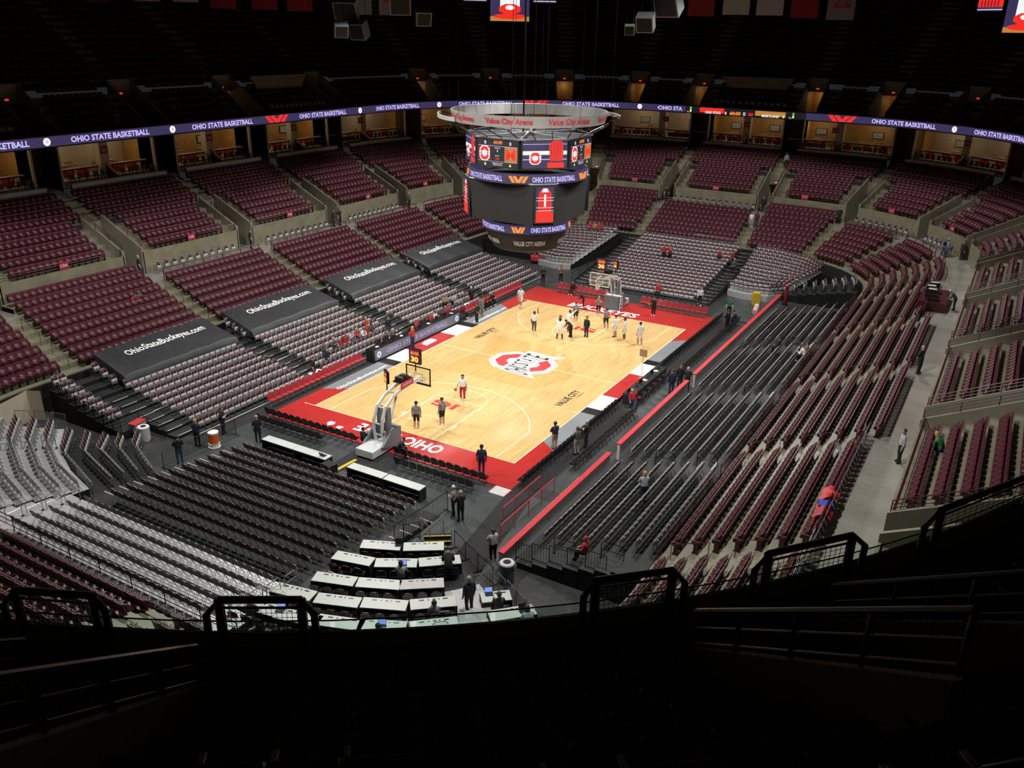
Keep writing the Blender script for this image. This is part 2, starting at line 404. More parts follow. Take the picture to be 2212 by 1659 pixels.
# upper deck
DR0, DDR, DZ0, DDZ, DN = 25.1, .85, 14.5, .57, 30
PK = 6                                                    # rows cut by a portal
def dz(k): return DZ0+DDZ*k
def drho(k): return DR0+DDR*k
m = MB()
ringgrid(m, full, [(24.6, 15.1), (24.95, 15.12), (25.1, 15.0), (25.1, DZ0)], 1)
VW = 1.15
for i, a, b in secs(UAIS):
    a1, b1 = a+us(VW, a+.01, 28), b-us(VW, b-.01, 28)
    ss = stations(a1, b1)
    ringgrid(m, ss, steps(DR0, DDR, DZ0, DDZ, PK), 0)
    for u in (a1, b1):
        du = us(.08, u, 28); prof = [(DR0+.9, DZ0), (DR0+.9, dz(1)+.35), (drho(PK), dz(PK)+.55), (drho(PK), DZ0)]
        q = [ring(u-du, r, z) for r, z in prof]+[ring(u+du, r, z) for r, z in prof]
        m.add(q, [(0, 1, 2, 3), (7, 6, 5, 4), (0, 4, 5, 1), (1, 5, 6, 2), (2, 6, 7, 3)], 2)
    sg = stations(b1, b+us(VW, b+.01, 28))
    ringgrid(m, sg, [(DR0, DZ0), (drho(PK), DZ0)], 0); ringgrid(m, sg, [(drho(PK), 17.0), (drho(PK), dz(PK)+.6)], 2)
    w = us(VW, b, 29)
    q = [ring(b+s*w, r, z) for r, z in ((drho(PK), DZ0), (33.5, DZ0), (33.5, 17.0), (drho(PK), 17.0)) for s in (-1, 1)]
    m.add(q, [(0, 1, 3, 2), (2, 3, 5, 4), (4, 5, 7, 6), (0, 2, 4, 6), (1, 3, 5, 7)], 3)
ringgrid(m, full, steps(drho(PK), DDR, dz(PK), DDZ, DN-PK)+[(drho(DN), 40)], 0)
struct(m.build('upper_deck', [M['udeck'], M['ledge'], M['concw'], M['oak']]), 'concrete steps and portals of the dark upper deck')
# roof far above
m = MB(); m.add([(-75, -60, 40), (78, -60, 40), (78, 62, 40), (-75, 62, 40)], [(0, 1, 2, 3)])
struct(m.build('ceiling', [M['dark']]), 'black arena ceiling')
# event floor
m = MB()
m.prism([(-37, -21), (40, -21), (40, 23), (-37, 23)], -.3, -.03, 0)
fl = struct(m.build('floor', [M['floor']]), 'dark covered event floor around the court')
m = MB(); m.sheet([(-36, -11.9), (-17.1, -11.9), (-17.1, 9.3), (-36, 9.3)], -.024, 0); m.sheet([(18.8, -13), (27, -13), (27, -8.3), (18.8, -8.3)], -.024, 0)
m.sheet([(-16, -12.4), (19, -12.4), (19, -10.55), (-16, -10.55)], -.024, 0)
fg = struct(m.build('floor_gray_cover', [M['floorg']]), 'gray rubber floor cover beside the court')
m = MB(); m.sheet([(-29, -10.6), (-17.2, -9.0), (20, -9.0), (20, -10.4), (-17.2, -10.4), (-29, -12.6)], -.018, 0)
m.sheet([(-22.5, 9.25), (20, 9.25), (20, 10.35), (-22.5, 10.35)], -.018, 0); m.sheet([(-20.2, -2.1), (-17.1, -2.1), (-17.1, 1.2), (-20.2, 1.2)], -.018, 0)
struct(m.build('floor_carpet', [M['carpet']]), 'black carpet runner along the sideline')

# ================================================================ temporary risers around the floor
def treadbox(mb, x0, x1, y0, y1, z, mi=0, mf=1, zb=-.03):
    mb.add([(x0, y0, z), (x1, y0, z), (x1, y1, z), (x0, y1, z)], [(0, 1, 2, 3)], mi)
    mb.add([(x0, y0, zb), (x1, y0, zb), (x1, y1, zb), (x0, y1, zb), (x0, y0, z), (x1, y0, z), (x1, y1, z), (x0, y1, z)], [(0, 1, 5, 4), (1, 2, 6, 5), (2, 3, 7, 6), (3, 0, 4, 7)], mf)
NZ = [.105*i for i in range(11)]+[1.3+.17*i for i in range(5)]
NX = [-21.75-.85*i for i in range(11)]+[-31.6-.87*i for i in range(5)]
m = MB()
for i in range(11): treadbox(m, NX[i]-.45, NX[i]+.4, -7.3, 7.3, NZ[i]+.01)
struct(m.build('floor_near_riser', [M['riser'], M['riserk']]), 'low black stepped platform behind the near basket')
m = MB()
for i in range(11, 16): treadbox(m, NX[i]-.47, NX[i]+.4, -7.2, 8.8, NZ[i])
struct(m.build('floor_aluminium_riser', [M['alu'], M['riserk']]), 'bright ribbed aluminium platform behind the near rows')
LY = [10.7+.8*k for k in range(5)]+[14.75+.83*k for k in range(7)]
LZ = [.0, .17, .33, .48, .58, .62, .77, .92, 1.07, 1.3, 1.55, 1.8]
m = MB()
for k in range(12): treadbox(m, -24.45 if k > 3 else -22.6 if k else -21.6, 21.9, LY[k]-.42, LY[k]+.42, LZ[k]+.005)
struct(m.build('floor_sideline_riser', [M['riser'], M['riserk']]), 'black stepped platform under the gray sideline chairs')
FZ = [.105*i for i in range(11)]+[1.05+.17*(i+1) for i in range(6)]
FX = [21.9+.85*i for i in range(17)]
m = MB()
for i in range(17): treadbox(m, FX[i]-.4, FX[i]+.45, -7.0, 7.0, FZ[i]+.01)
struct(m.build('floor_far_riser', [M['riser'], M['riserk']]), 'stepped platform under the gray chairs behind the far basket')
RY = [-13.35-.78*k for k in range(8)]; RZ = [.3+.2*k for k in range(8)]
m = MB()
for k in range(8): treadbox(m, -23.2, 22.5, RY[k]-.42, RY[k]+.4, RZ[k])
struct(m.build('floor_right_riser', [M['riser'], M['riserk']]), 'black stepped platform behind the red topped wall')
# corner risers: rings round the core corners
def corner_riser(name, cx, cy, t0, t1, r0, dr, z0, dz_, n, mats, label):
    m = MB(); ts = [R(t0+(t1-t0)*i/14) for i in range(15)]
    for k in range(n):
        ra, rb, z = r0+k*dr, r0+(k+1)*dr, z0+k*dz_
        m.grid([[(cx+ra*math.cos(t), cy+ra*math.sin(t), -.03), (cx+ra*math.cos(t), cy+ra*math.sin(t), z), (cx+rb*math.cos(t), cy+rb*math.sin(t), z)] for t in ts], 0)
        for t in (ts[0], ts[-1]): m.add([(cx+r*math.cos(t), cy+r*math.sin(t), zz) for r, zz in ((ra, -.03), (ra, z), (rb, z), (rb, -.03))], [(0, 1, 2, 3)], 1)
    return struct(m.build(name, mats), label)
# near left corner: kinked aluminium tiers and a dark floor in front of them
F0 = [(-26.6, 15.6), (-27.24, 14.8), (-28.25, 13.6), (-29.55, 10.65), (-30.25, 8.1)]
FN = [(-.7, .7), (-.75, .66), (-.85, .5), (-.95, .3), (-.985, .17)]
def kink(k): return [(x+a*k, y+b*k) for (x, y), (a, b) in zip(F0, FN)]
m = MB()
for k in range(6):
    a, b, z = kink(.87*k), kink(.87*(k+1)), 1.2+.17*k
    m.grid([[(*p, -.03), (*p, z), (*q, z), (*q, -.03)] for p, q in zip(a, b)], 0)
    for p, q in ((a[0], b[0]), (a[-1], b[-1])): m.add([(*p, -.03), (*p, z), (*q, z), (*q, -.03)], [(0, 1, 2, 3)], 1)
struct(m.build('floor_corner_riser', [M['alu'], M['riserk']]), 'bright kinked aluminium platform in the near left corner')
m = MB()
for k in range(5):
    z = .13*(k+1)-.06
    q = [(-23.4-.75*k, 13.6+.62*k), (-25.0-.82*k, 11.7+.4*k), (-26.4-.78*k, 7.6+.1*k)]
    q2 = [(-30.3, 19), (-31.5, 13), (-31, 7.4)]
    m.prism([q[0], q[1], q[2], q2[2], q2[1], q2[0]][::-1], -.03, z, 0)
struct(m.build('floor_corner_riser', [M['riser']]), 'low dark tiers in the near left corner')
# press tiers in the near right corner
m = MB()
for k, (d, z) in enumerate(((0, .3), (1.5, .46), (3.1, .66), (4.7, .9), (6.2, 1.14), (7.6, 1.4))):
    a, b = R(238), R(176)
    c = (-21.5, -5.2); r0 = 4.3+d; pts = [(c[0]+r0*math.cos(b+(a-b)*i/10), c[1]+r0*math.sin(b+(a-b)*i/10)) for i in range(11)]
    far = [(c[0]+14*math.cos(a-(a-b)*i/6), c[1]+14*math.sin(a-(a-b)*i/6)) for i in range(7)]
    m.prism(pts+far, -.03, z, 0 if k < 3 else 1)
struct(m.build('floor_press_riser', [M['riser'], M['alu']]), 'stepped press platform in the near right corner')

# far corners: bent tiers between the far risers and the side risers
CF = [(26.4, -7.4), (25.9, -9.2), (26.3, -11.2), (28.2, -12.4)]; CB = [(37.4, -6.9), (36.9, -9.8), (35.4, -12.6), (32.9, -14.6)]
def cline(f, left): return [(a[0]+(b[0]-a[0])*f, (2-(a[1]+(b[1]-a[1])*f)) if left else a[1]+(b[1]-a[1])*f) for a, b in zip(CF, CB)]
for left in (False, True):
    m = MB()
    for k in range(12):
        a, b, z = cline(k/12, left), cline((k+1)/12, left), .5+.125*k
        m.grid([[(*p, -.03), (*p, z), (*q, z), (*q, -.03)] for p, q in zip(a, b)], 0)
        for p, q in ((a[0], b[0]), (a[-1], b[-1])): m.add([(*p, -.03), (*p, z), (*q, z), (*q, -.03)], [(0, 1, 2, 3)], 1)
    struct(m.build('floor_corner_riser', [M['alu'], M['riserk']]), 'bent gray tiers in the far %s corner' % ('left' if left else 'right'))
# ================================================================ court
ct = thing('basketball_court', 'maple basketball court with red painted ends and a block letter logo', 'court')
L_, B_ = 14.325, 7.62
m = MB()
X0, X1, Y0, Y1 = -17.03, 18.75, -9.0, 9.2
m.prism([(X0, Y0), (X1, Y0), (X1, Y1), (X0, Y1)], -.028, 0, 0); m.build('apron', [M['red']], ct)
def paint(name, poly, matk, z=.002):
    return MB().sheet(poly, z).build(name, [M[matk]], ct)
for s, ye in ((1, Y1), (-1, Y0)):
    yi = s*B_
    for a in (-1, 1):
        paint('painted_panel', [(a*10.85, yi), (a*11.9, ye), (a*5.75, ye), (a*5.75, yi)][::(1 if a*s < 0 else -1)], 'gray')
        paint('painted_panel', [(a*5.75, yi), (a*5.75, ye), (a*4.8, ye), (a*4.8, yi)][::(1 if a*s < 0 else -1)], 'blk')
        paint('painted_panel', [(a*4.8, yi), (a*4.8, ye), (a*2.38, ye), (a*2.38, yi)][::(1 if a*s < 0 else -1)], 'white')
MB().sheet([(-L_, -B_), (L_, -B_), (L_, B_), (-L_, B_)], .004).build('playing_floor', [M['wood']], ct)
paint('stained_state_outline', [(-4.3, 4.1), (-3.0, 4.35), (-1.2, 4.2), (0.3, 3.9), (1.3, 4.3), (2.6, 4.9), (3.5, 5.0), (4.3, 5.1), (4.25, 3.6), (4.2, 1.9), (4.3, .4), (3.9, -.9), (3.4, -1.9), (2.4, -2.9), (1.1, -3.55), (.4, -4.3), (-.8, -4.6), (-1.6, -4.1), (-2.6, -3.8), (-3.8, -3.2), (-4.2, -3.3), (-4.3, 0)][::-1], 'woodd', .006)
LW = .05
def strip(name, pts, w=LW, z=.009, closed=False, mk='line'):
    n = len(pts); rows = []
    for i, (x, y) in enumerate(pts):
        a = pts[i-1] if (i or closed) else pts[i]; b = pts[(i+1) % n] if (i < n-1 or closed) else pts[i]
        dx, dy = b[0]-a[0], b[1]-a[1]; l = math.hypot(dx, dy); nx, ny = -dy/l*w/2, dx/l*w/2
        rows.append([(x+nx, y+ny, z), (x-nx, y-ny, z)])
    if closed: rows.append(rows[0])
    m = MB(); m.grid(rows); return m.build(name, [M[mk]], ct)
strip('boundary_line', [(-L_, -B_), (L_, -B_), (L_, B_), (-L_, B_)], .06, closed=True)
strip('baseline_extension', [(-L_, B_), (-L_, B_+.9)]); strip('baseline_extension', [(L_, B_), (L_, B_+.9)])
strip('halfcourt_line', [(0, -B_), (0, -2.45)]); strip('halfcourt_line', [(0, 2.45), (0, B_)])
for a in (-1, 1):
    for s in (-1, 1): strip('coaching_box_line', [(a*6.0, s*B_), (a*6.0, s*(B_-.6))])
    bx = a*(L_-1.6); pts = []
    R3, Y3 = 6.75, 6.32
    t3 = math.asin(Y3/R3)
    pts = [(a*L_, -Y3)]+[(bx-a*R3*math.cos(t), R3*math.sin(t)) for t in [-t3+2*t3*i/40 for i in range(41)]]+[(a*L_, Y3)]
    strip('three_point_line', pts)
    fx = a*(L_-5.79)
    for s in (-1, 1):
        strip('lane_line', [(a*L_, s*1.83), (fx, s*1.83)])
        for q in (2.1, 2.35): MB().box((a*(L_-q), s*1.95, .009), (.2, .22, .002)).build('lane_block', [M['line']], ct)
        for q in (3.3, 4.2, 5.1): MB().box((a*(L_-q), s*1.95, .009), (.05, .2, .002)).build('lane_mark', [M['line']], ct)
        strip('baseline_mark', [(a*L_, s*2.75), (a*(L_-.35), s*2.75)])
    strip('free_throw_line', [(fx, -1.83), (fx, 1.83)])
    strip('free_throw_circle', [(fx-a*1.83*math.cos(t), 1.83*math.sin(t)) for t in [-PI/2+PI*i/20 for i in range(21)]])
    strip('restricted_arc', [(bx-a*1.22*math.cos(t), 1.22*math.sin(t)) for t in [-PI/2+PI*i/16 for i in range(17)]])
# centre logo: block letter O with arched lettering across it
def octo(a, b, c): return [(-a, -b+c), (-a+c, -b), (a-c, -b), (a, -b+c), (a, b-c), (a-c, b), (-a+c, b), (-a, b-c)]
def ringpoly(name, o, i, z, mk):
    m = MB(); m.v = [(x, y, z) for x, y in o]+[(x, y, z) for x, y in i]; n = len(o)
    m.f = [(k, (k+1) % n, n+(k+1) % n, n+k) for k in range(n)]; m.m = [0]*n; m.build(name, [M[mk]], ct)
ringpoly('logo_white_ground', octo(1.85, 2.55, 1.0), octo(.35, .95, .3), .011, 'white')
ringpoly('logo_gray_edge', octo(1.68, 2.38, .95), octo(.42, 1.05, .35), .013, 'lgry')
ringpoly('logo_white_edge', octo(1.58, 2.28, .9), octo(.52, 1.15, .4), .015, 'white')
ringpoly('logo_red_letter', octo(1.42, 2.12, .83), octo(.68, 1.32, .45), .017, 'lred')
def ytop(x): return .62+.0*x
def ybot(x): return -.75-1.35*(x/2.3)**2
band = [(-2.4+.2*i, ybot(-2.4+.2*i)-.12) for i in range(23)]+[(2.75, -2.35), (2.3, -1.2), (2.45, .85), (-2.1, .85)]
# white lettering band, dark slanted letters that grow towards both ends
paint('logo_lettering_band', [(x, max(y, -2.4)) for x, y in band], 'white', .019)
lt = MB(); xs = -2.2
for chs, wd in (('O', .44), ('H', .44), ('I', .2), ('O', .44), ('S', .46), ('T', .44), ('A', .46), ('T', .44), ('E', .5)):
    y0 = ybot(xs+wd/2)+.1; hh = .66-y0
    text(lt, chs, (lambda X, Y, x0=xs, y0=y0: (x0+X+.1*Y, y0+Y, .03)), w=wd-.07, h=hh, off=.012); xs += wd+.03
lt.build('logo_lettering', [M['blk']], ct)
def ctext(name, txt, o, d, u, w, h, mk, z=.012, off=.03, shear=0):
    m = MB(); d, u = Vector((*d, 0)), Vector((*u, 0)); text(m, txt, flat((o[0], o[1], z), d, u), w=w, h=h, off=off, shear=shear); return m.build(name, [M[mk]], ct)
ctext('baseline_lettering', 'OHIO STATE', (-14.72, -3.2), (0, 1), (-1, 0), 6.4, 1.1, 'white', off=.03)
ctext('baseline_lettering', 'BUCKEYES', (14.75, 3.9), (0, -1), (1, 0), 6.75, 1.2, 'white', off=.03, shear=.15)
for y in (-5.95, 5.95):
    ctext('sponsor_lettering', 'VALUE CITY', (-5.7 if y < 0 else 2.7, y-.22), (1, 0), (0, 1), 3.05, .52, 'blk', off=.025)
    ctext('sponsor_lettering', 'ARENA', (-3.7 if y < 0 else 4.6, y-.5), (1, 0), (0, 1), 1.0, .16, 'outl', off=.02)
ctext('conference_lettering', 'B', (-9.1, -1.5), (0, 1), (-1, 0), 1.0, .95, 'outl', off=.0); ctext('conference_lettering_fill', 'B', (-9.17, -1.43), (0, 1), (-1, 0), .86, .82, 'wood', .014, off=-.01)
ctext('conference_lettering', 'IG', (-9.1, -.42), (0, 1), (-1, 0), 1.85, .95, 'lred', off=.04)
ctext('conference_lettering', 'B', (9.1, 1.5), (0, -1), (1, 0), 1.0, .95, 'outl', off=.0); ctext('conference_lettering_fill', 'B', (9.17, 1.43), (0, -1), (1, 0), .86, .82, 'wood', .014, off=-.01)
ctext('conference_lettering', 'IG', (9.1, .42), (0, -1), (1, 0), 1.85, .95, 'lred', off=.04)
ctext('sideline_lettering', 'OhioStateBuckeyes.com', (-11.4, 7.95), (1, 0), (0, 1), 5.4, .5, 'white', off=.02)
ctext('sideline_lettering', 'OhioStateBuckeyes.com', (6.0, 7.95), (1, 0), (0, 1), 5.2, .5, 'white', off=.02)
ctext('seat_number', '10', (-16.85, -7.1), (1, .0), (0, 1), .3, .3, 'blk', off=.02); ctext('seat_number', '7', (-16.85, -5.3), (1, 0), (0, 1), .15, .3, 'blk', off=.02)
paint('apron_emblem', [(-16.2, 4.85), (-15.9, 5.15), (-15.6, 5.1), (-15.6, 4.7), (-15.9, 4.6)][::-1], 'white', .012)
paint('apron_emblem', [(-16.3, 3.9), (-16.1, 4.25), (-15.85, 4.2), (-15.85, 3.8)][::-1], 'white', .012)
# state-shaped emblem on the red sideline panel
paint('sideline_emblem', [(-.9, 8.25), (.5, 8.25), (.75, 8.5), (.6, 8.95), (-.2, 9.0), (-.8, 8.8)], 'lgray', .012)

# ================================================================ basketball goals
def goal(a, label, stick):
    # a = +1: far end.  local frame: +X points from the base towards the court centre
    g = thing('basketball_goal', label, 'basketball goal', (a*(L_-1.22), 0, 0), PI if a > 0 else 0)
    g.rotation_euler = (0, 0, PI if a > 0 else 0)
    g.location = (a*(L_-1.22), 0, 0)
    bx_ = -4.4
    m = MB(); m.prism([(bx_-1.0, -.62), (bx_+1.35, -.62), (bx_+1.35, .62), (bx_-1.0, .62)], .12, .55)
    m.build('base_cart', [M['steelw']], g)
    for x in (bx_-.8, bx_+1.1):
        for y in (-.5, .5): MB().tube([(x, y-.05, .075), (x, y+.05, .075)], .075, 10).build('wheel', [M['black']], g)
    for s in (-1, 1):
        m = MB(); m.prism([(bx_-.2, .55), (bx_+1.5, .05), (bx_+1.5, 1.15), (bx_+.9, 1.45)], 0, .14)
        m.v = [(x, s*.68+(z-.07), y) for x, y, z in m.v]; m.build('side_pad', [M['pad']], g)
    m = MB(); m.box((bx_+1.55, 0, .65), (.22, 1.35, 1.2)); m.build('front_pad', [M['pad']], g)
    # curved white arm from base up and over to the backboard
    for s in (-1, 1):
        P = [(bx_+.5, .55), (bx_+.35, 1.3), (bx_+.4, 2.0), (bx_+.75, 2.65), (bx_+1.5, 3.1), (bx_+2.6, 3.35), (-.35, 3.45)]
        m = MB(); n = len(P); w = .09
        for k in range(n-1):
            (x0, z0), (x1, z1) = P[k], P[k+1]; l = math.hypot(x1-x0, z1-z0); nx, nz = -(z1-z0)/l*.1, (x1-x0)/l*.1
            q = [(x0-nx, z0-nz), (x1-nx, z1-nz), (x1+nx, z1+nz), (x0+nx, z0+nz)]
            m.add([(x, s*.3+dy, z) for dy in (-w/2, w/2) for x, z in q], [(3, 2, 1, 0), (4, 5, 6, 7), (0, 1, 5, 4), (1, 2, 6, 5), (2, 3, 7, 6), (3, 0, 4, 7)])
        m.build('arm', [M['steelw']], g)
    for k, (x, z) in enumerate(((bx_+.4, 1.0), (bx_+.38, 1.7), (bx_+.75, 2.6), (bx_+1.8, 3.2), (bx_+3.0, 3.4))): MB().tube([(x, -.3, z), (x, .3, z)], .05, 6).build('cross_bar', [M['steelw']], g)
    m = MB()
    for s in (-1, 1): m.box((bx_+.95, s*.3, 1.55), (.35, .2, 2.0))
    m.build('mast_pad', [M['pad']], g)
    m = MB(); m.tube([(bx_+1.2, 0, .6), (bx_+2.2, 0, 2.9)], .06, 8); m.build('brace', [M['steelw']], g)
    bd = MB(); bd.box((0, 0, 3.43), (.02, 1.78, 1.02)); b_ = bd.build('backboard', [M['bglass']], g)
    m = MB(); fm = M['blackm'] if a < 0 else M['lam']
    for y in (-.89, .89): m.box((0, y, 3.43), (.06, .06, 1.12))
    for z in (2.9, 3.96): m.box((0, 0, z), (.06, 1.84, .06))
    m.build('backboard_frame', [fm], b_)
    m = MB(); m.box((.015, 0, 2.88), (.08, 1.84, .1)); m.build('backboard_pad', [M['pad'] if a < 0 else M['lam']], b_)
    m = MB()
    for y in (-.305, .305): m.box((.013, y, 3.28), (.006, .05, .46))
    for z in (3.05, 3.51): m.box((.013, 0, z), (.006, .66, .05))
    m.build('target_square', [M['white']], b_)
    r_ = MB().tube([(.38+.23*math.cos(t), .23*math.sin(t), 3.05) for t in [2*PI*i/20 for i in range(20)]], .012, 6, closed=True)
    r_.box((.08, 0, 3.04), (.16, .12, .06)); rim = r_.build('rim', [M['orangec']], g)
    m = MB()
    for k in range(12):
        t0 = 2*PI*k/12
        for dr in (1, -1): m.tube([(.38+rr*math.cos(t0+dr*q*.26), rr*math.sin(t0+dr*q*.26), 3.05-.11*q) for q, rr in ((0, .23), (1, .19), (2, .16), (3, .14), (4, .13))], .006, 4, cap=False)
    m.build('net', [M['white']], rim)
    # sponsor board, rear lights, shot clocks
    m = MB(); m.box((-1.55, 0, 3.66), (1.15, .62, .07)); m.build('arm_cover', [M['blackm']], g)
    m = MB(); m.box((-1.6, -.36, 3.5), (1.2, .05, .36)); bd2 = m.build('sponsor_board', [M['redt']], g)
    m = MB(); text(m, 'wapBachor', flat((-2.1, -.39, 3.42), (1, 0, 0), (0, 0, 1)), w=.95, h=.2, off=.02); m.build('sponsor_lettering', [M['ban_w']], bd2)
    m = MB(); m.box((-.62, -.33, 3.38), (.62, .05, .28)); m.build('arm_sign', [M['white']], g)
    m = MB(); text(m, 'Huntington', flat((-.9, -.362, 3.3), (1, 0, 0), (0, 0, 1)), w=.5, h=.13, off=.01); m.build('arm_sign_lettering', [M['lgry']], g)
    m = MB(); [m.box((-1.85+.42*k, 0, 3.82), (.3, .5, .22)) for k in range(2)]; m.build('camera_box', [M['black']], g)
    def clock(x, y, z, sc, rz):
        # square clock face with glowing digits; local normal +-X
        Mx = Matrix.Translation((x, y, z)) @ Matrix.Rotation(rz, 4, 'Z')
        m = MB(); m.box((0, 0, 0), (.14, .86*sc, .98*sc), 0, Mx); c = m.build('shot_clock', [M['blackm']], g)
        for s in (-1, 1):
            m = MB(); m.box((s*.075, 0, 0), (.012, .76*sc, .88*sc), 0, Mx); m.build('clock_face', [M['L_mar']], c)
            m = MB()
            f = lambda yy0, zz0: (lambda x_, y_: Mx @ Vector((s*.085, (yy0+x_)*s, zz0+y_)))
            text(m, '60:00', f(-.31*sc, .08*sc), w=.62*sc, h=.24*sc, off=.03, mi=1)
            text(m, '30', f(-.28*sc, -.38*sc), w=.56*sc, h=.38*sc, off=.05, mi=0)
            m.build('clock_digits', [M['L_yel'], M['L_or']], c)
        m = MB(); m.tube([Mx @ Vector((0, 0, -.49*sc)), Mx @ Vector((0, 0, -.49*sc-.5))], .04, 6); m.build('clock_post', [M['blackm']], c)
    clock(-.25, 0, 4.75, 1.0, 0)
    clock(-2.75, .25, 4.2, .75, R(-35))
    return g
goal(-1, 'basketball goal with black framed glass backboard at the near baseline', 0)
goal(1, 'basketball goal with white framed backboard at the far baseline', 0)

# ================================================================ centre-hung scoreboard
sb = thing('hanging_scoreboard', 'centre-hung scoreboard with video screens, LED rings and silver crown ring', 'scoreboard', (0, 0, 0))
def circ(r, n=48): return [2*PI*k/n for k in range(n)]
def band_(name, r0, z0, r1, z1, mk, par=sb, t=.06, n=64):
    m = MB(); ts = circ(1, n); rows = [[(r*math.cos(a), r*math.sin(a), z) for a in ts] for r, z in ((r0, z0), (r1, z1), (r1-t, z1), (r0-t, z0), (r0, z0))]
    m.grid(rows, 0, True); return m.build(name, [M[mk]], par, smooth=False)
cr = band_('crown_ring', 5.12, 17.5, 5.27, 18.2, 'silver', t=.12)
for a0 in (112, 292):
    m = MB(); ts_ = [R(a0+48*i/12) for i in range(13)]
    m.grid([[(r*math.cos(t), r*math.sin(t), z) for r, z in ((6.15, 17.7), (6.15, 17.95), (6.05, 17.95), (6.05, 17.7))] for t in ts_]); m.build('crown_outer_hoop', [M['silver']], cr)
m = MB()
for k in range(24):
    t = 2*PI*k/24; k in (7, 8, 9, 10, 19, 20, 21, 22) and m.tube([(5.5*math.cos(t), 5.5*math.sin(t), 17.7), (6.1*math.cos(t), 6.1*math.sin(t), 17.85)], .04, 5)
    m.tube([(5.4*math.cos(t), 5.4*math.sin(t), 17.4), (4.2*math.cos(t+.1), 4.2*math.sin(t+.1), 16.75)], .035, 5)
m.build('crown_strut', [M['blackm']], cr)
def arctext(mb, txt, r, ang, z, w, h, off=.02, r2=None, mi=0):
    """lettering wrapped on a drum, readable from outside; ang = centre"""
    r2 = r if r2 is None else r2
    def f(x, y):
        t = ang+(x-w/2)/r; q = r+(r2-r)*y/h+.03; return (q*math.cos(t), q*math.sin(t), z+y)
    text(mb, txt, f, w=w, h=h, off=off, mi=mi)
m = MB()
for k in range(8): arctext(m, 'Value City Arena', 5.14, R(195+k*45 if k % 2 == 0 else 195+k*45), 17.61, 3.1, .46, .03, 5.25)
m.build('crown_lettering', [M['redt']], cr)
m = MB()
for k in range(8):
    t, t2 = R(22.5+45*k), R(22.5+45*(k+1)); r = 4.3
    m.tube([(r*math.cos(t), r*math.sin(t), 16.7), (r*math.cos(t2), r*math.sin(t2), 16.7)], .07, 6)
    m.tube([(0, 0, 16.75), (r*math.cos(t), r*math.sin(t), 16.7)], .06, 6)
m.build('top_truss', [M['gray']], sb)
MB().lathe([(4.0, 14.8), (4.0, 16.6)], 8).build('upper_housing', [M['dark']], sb).rotation_euler = (0, 0, R(22.5))
sb_screens = []
def screen_frame(nrm, ap, w, z0, z1, name='video_screen', lean=0):
    n = Vector((math.cos(nrm), math.sin(nrm), 0)); d = Vector((-math.sin(nrm), math.cos(nrm), 0))
    m = MB(); c = n*ap
    q = [c-d*w/2, c+d*w/2]
    vs = [(*(p+n*k).xy, z) for k in (0, .12) for p in q for z in (z0, z1)]
    m.add(vs, [(0, 1, 3, 2), (4, 6, 7, 5), (0, 4, 5, 1), (2, 3, 7, 6), (1, 5, 7, 3), (0, 2, 6, 4)]); o = m.build(name, [M['dark']], sb)
    def P(u, v, k=.14): p = c+n*k+d*((u-.5)*(w-.16)); return Vector((p.x, p.y, z0+.08+v*(z1-z0-.16)))
    return o, P
def quad(mb, P, u0, v0, u1, v1, mi=0, k=.14): mb.add([P(u0, v0, k), P(u1, v0, k), P(u1, v1, k), P(u0, v1, k)], [(0, 1, 2, 3)], mi)
def blockO(mb, P, uc, vc, ru, rv, mi=0, k=.15, mw=None):
    def oc(s): return [P(uc+x*ru*s, vc+y*rv*s, k) for x, y in octo(.8, 1, .4)]
    if mw is not None: mb.add([P(uc+x*ru*1.25, vc+y*rv*1.15, k-.004) for x, y in octo(.8, 1, .4)], [tuple(range(8))], mw)
    o_, i_ = oc(1), oc(.5); mb.add(o_+i_, [(j, (j+1) % 8, 8+(j+1) % 8, 8+j) for j in range(8)], mi)
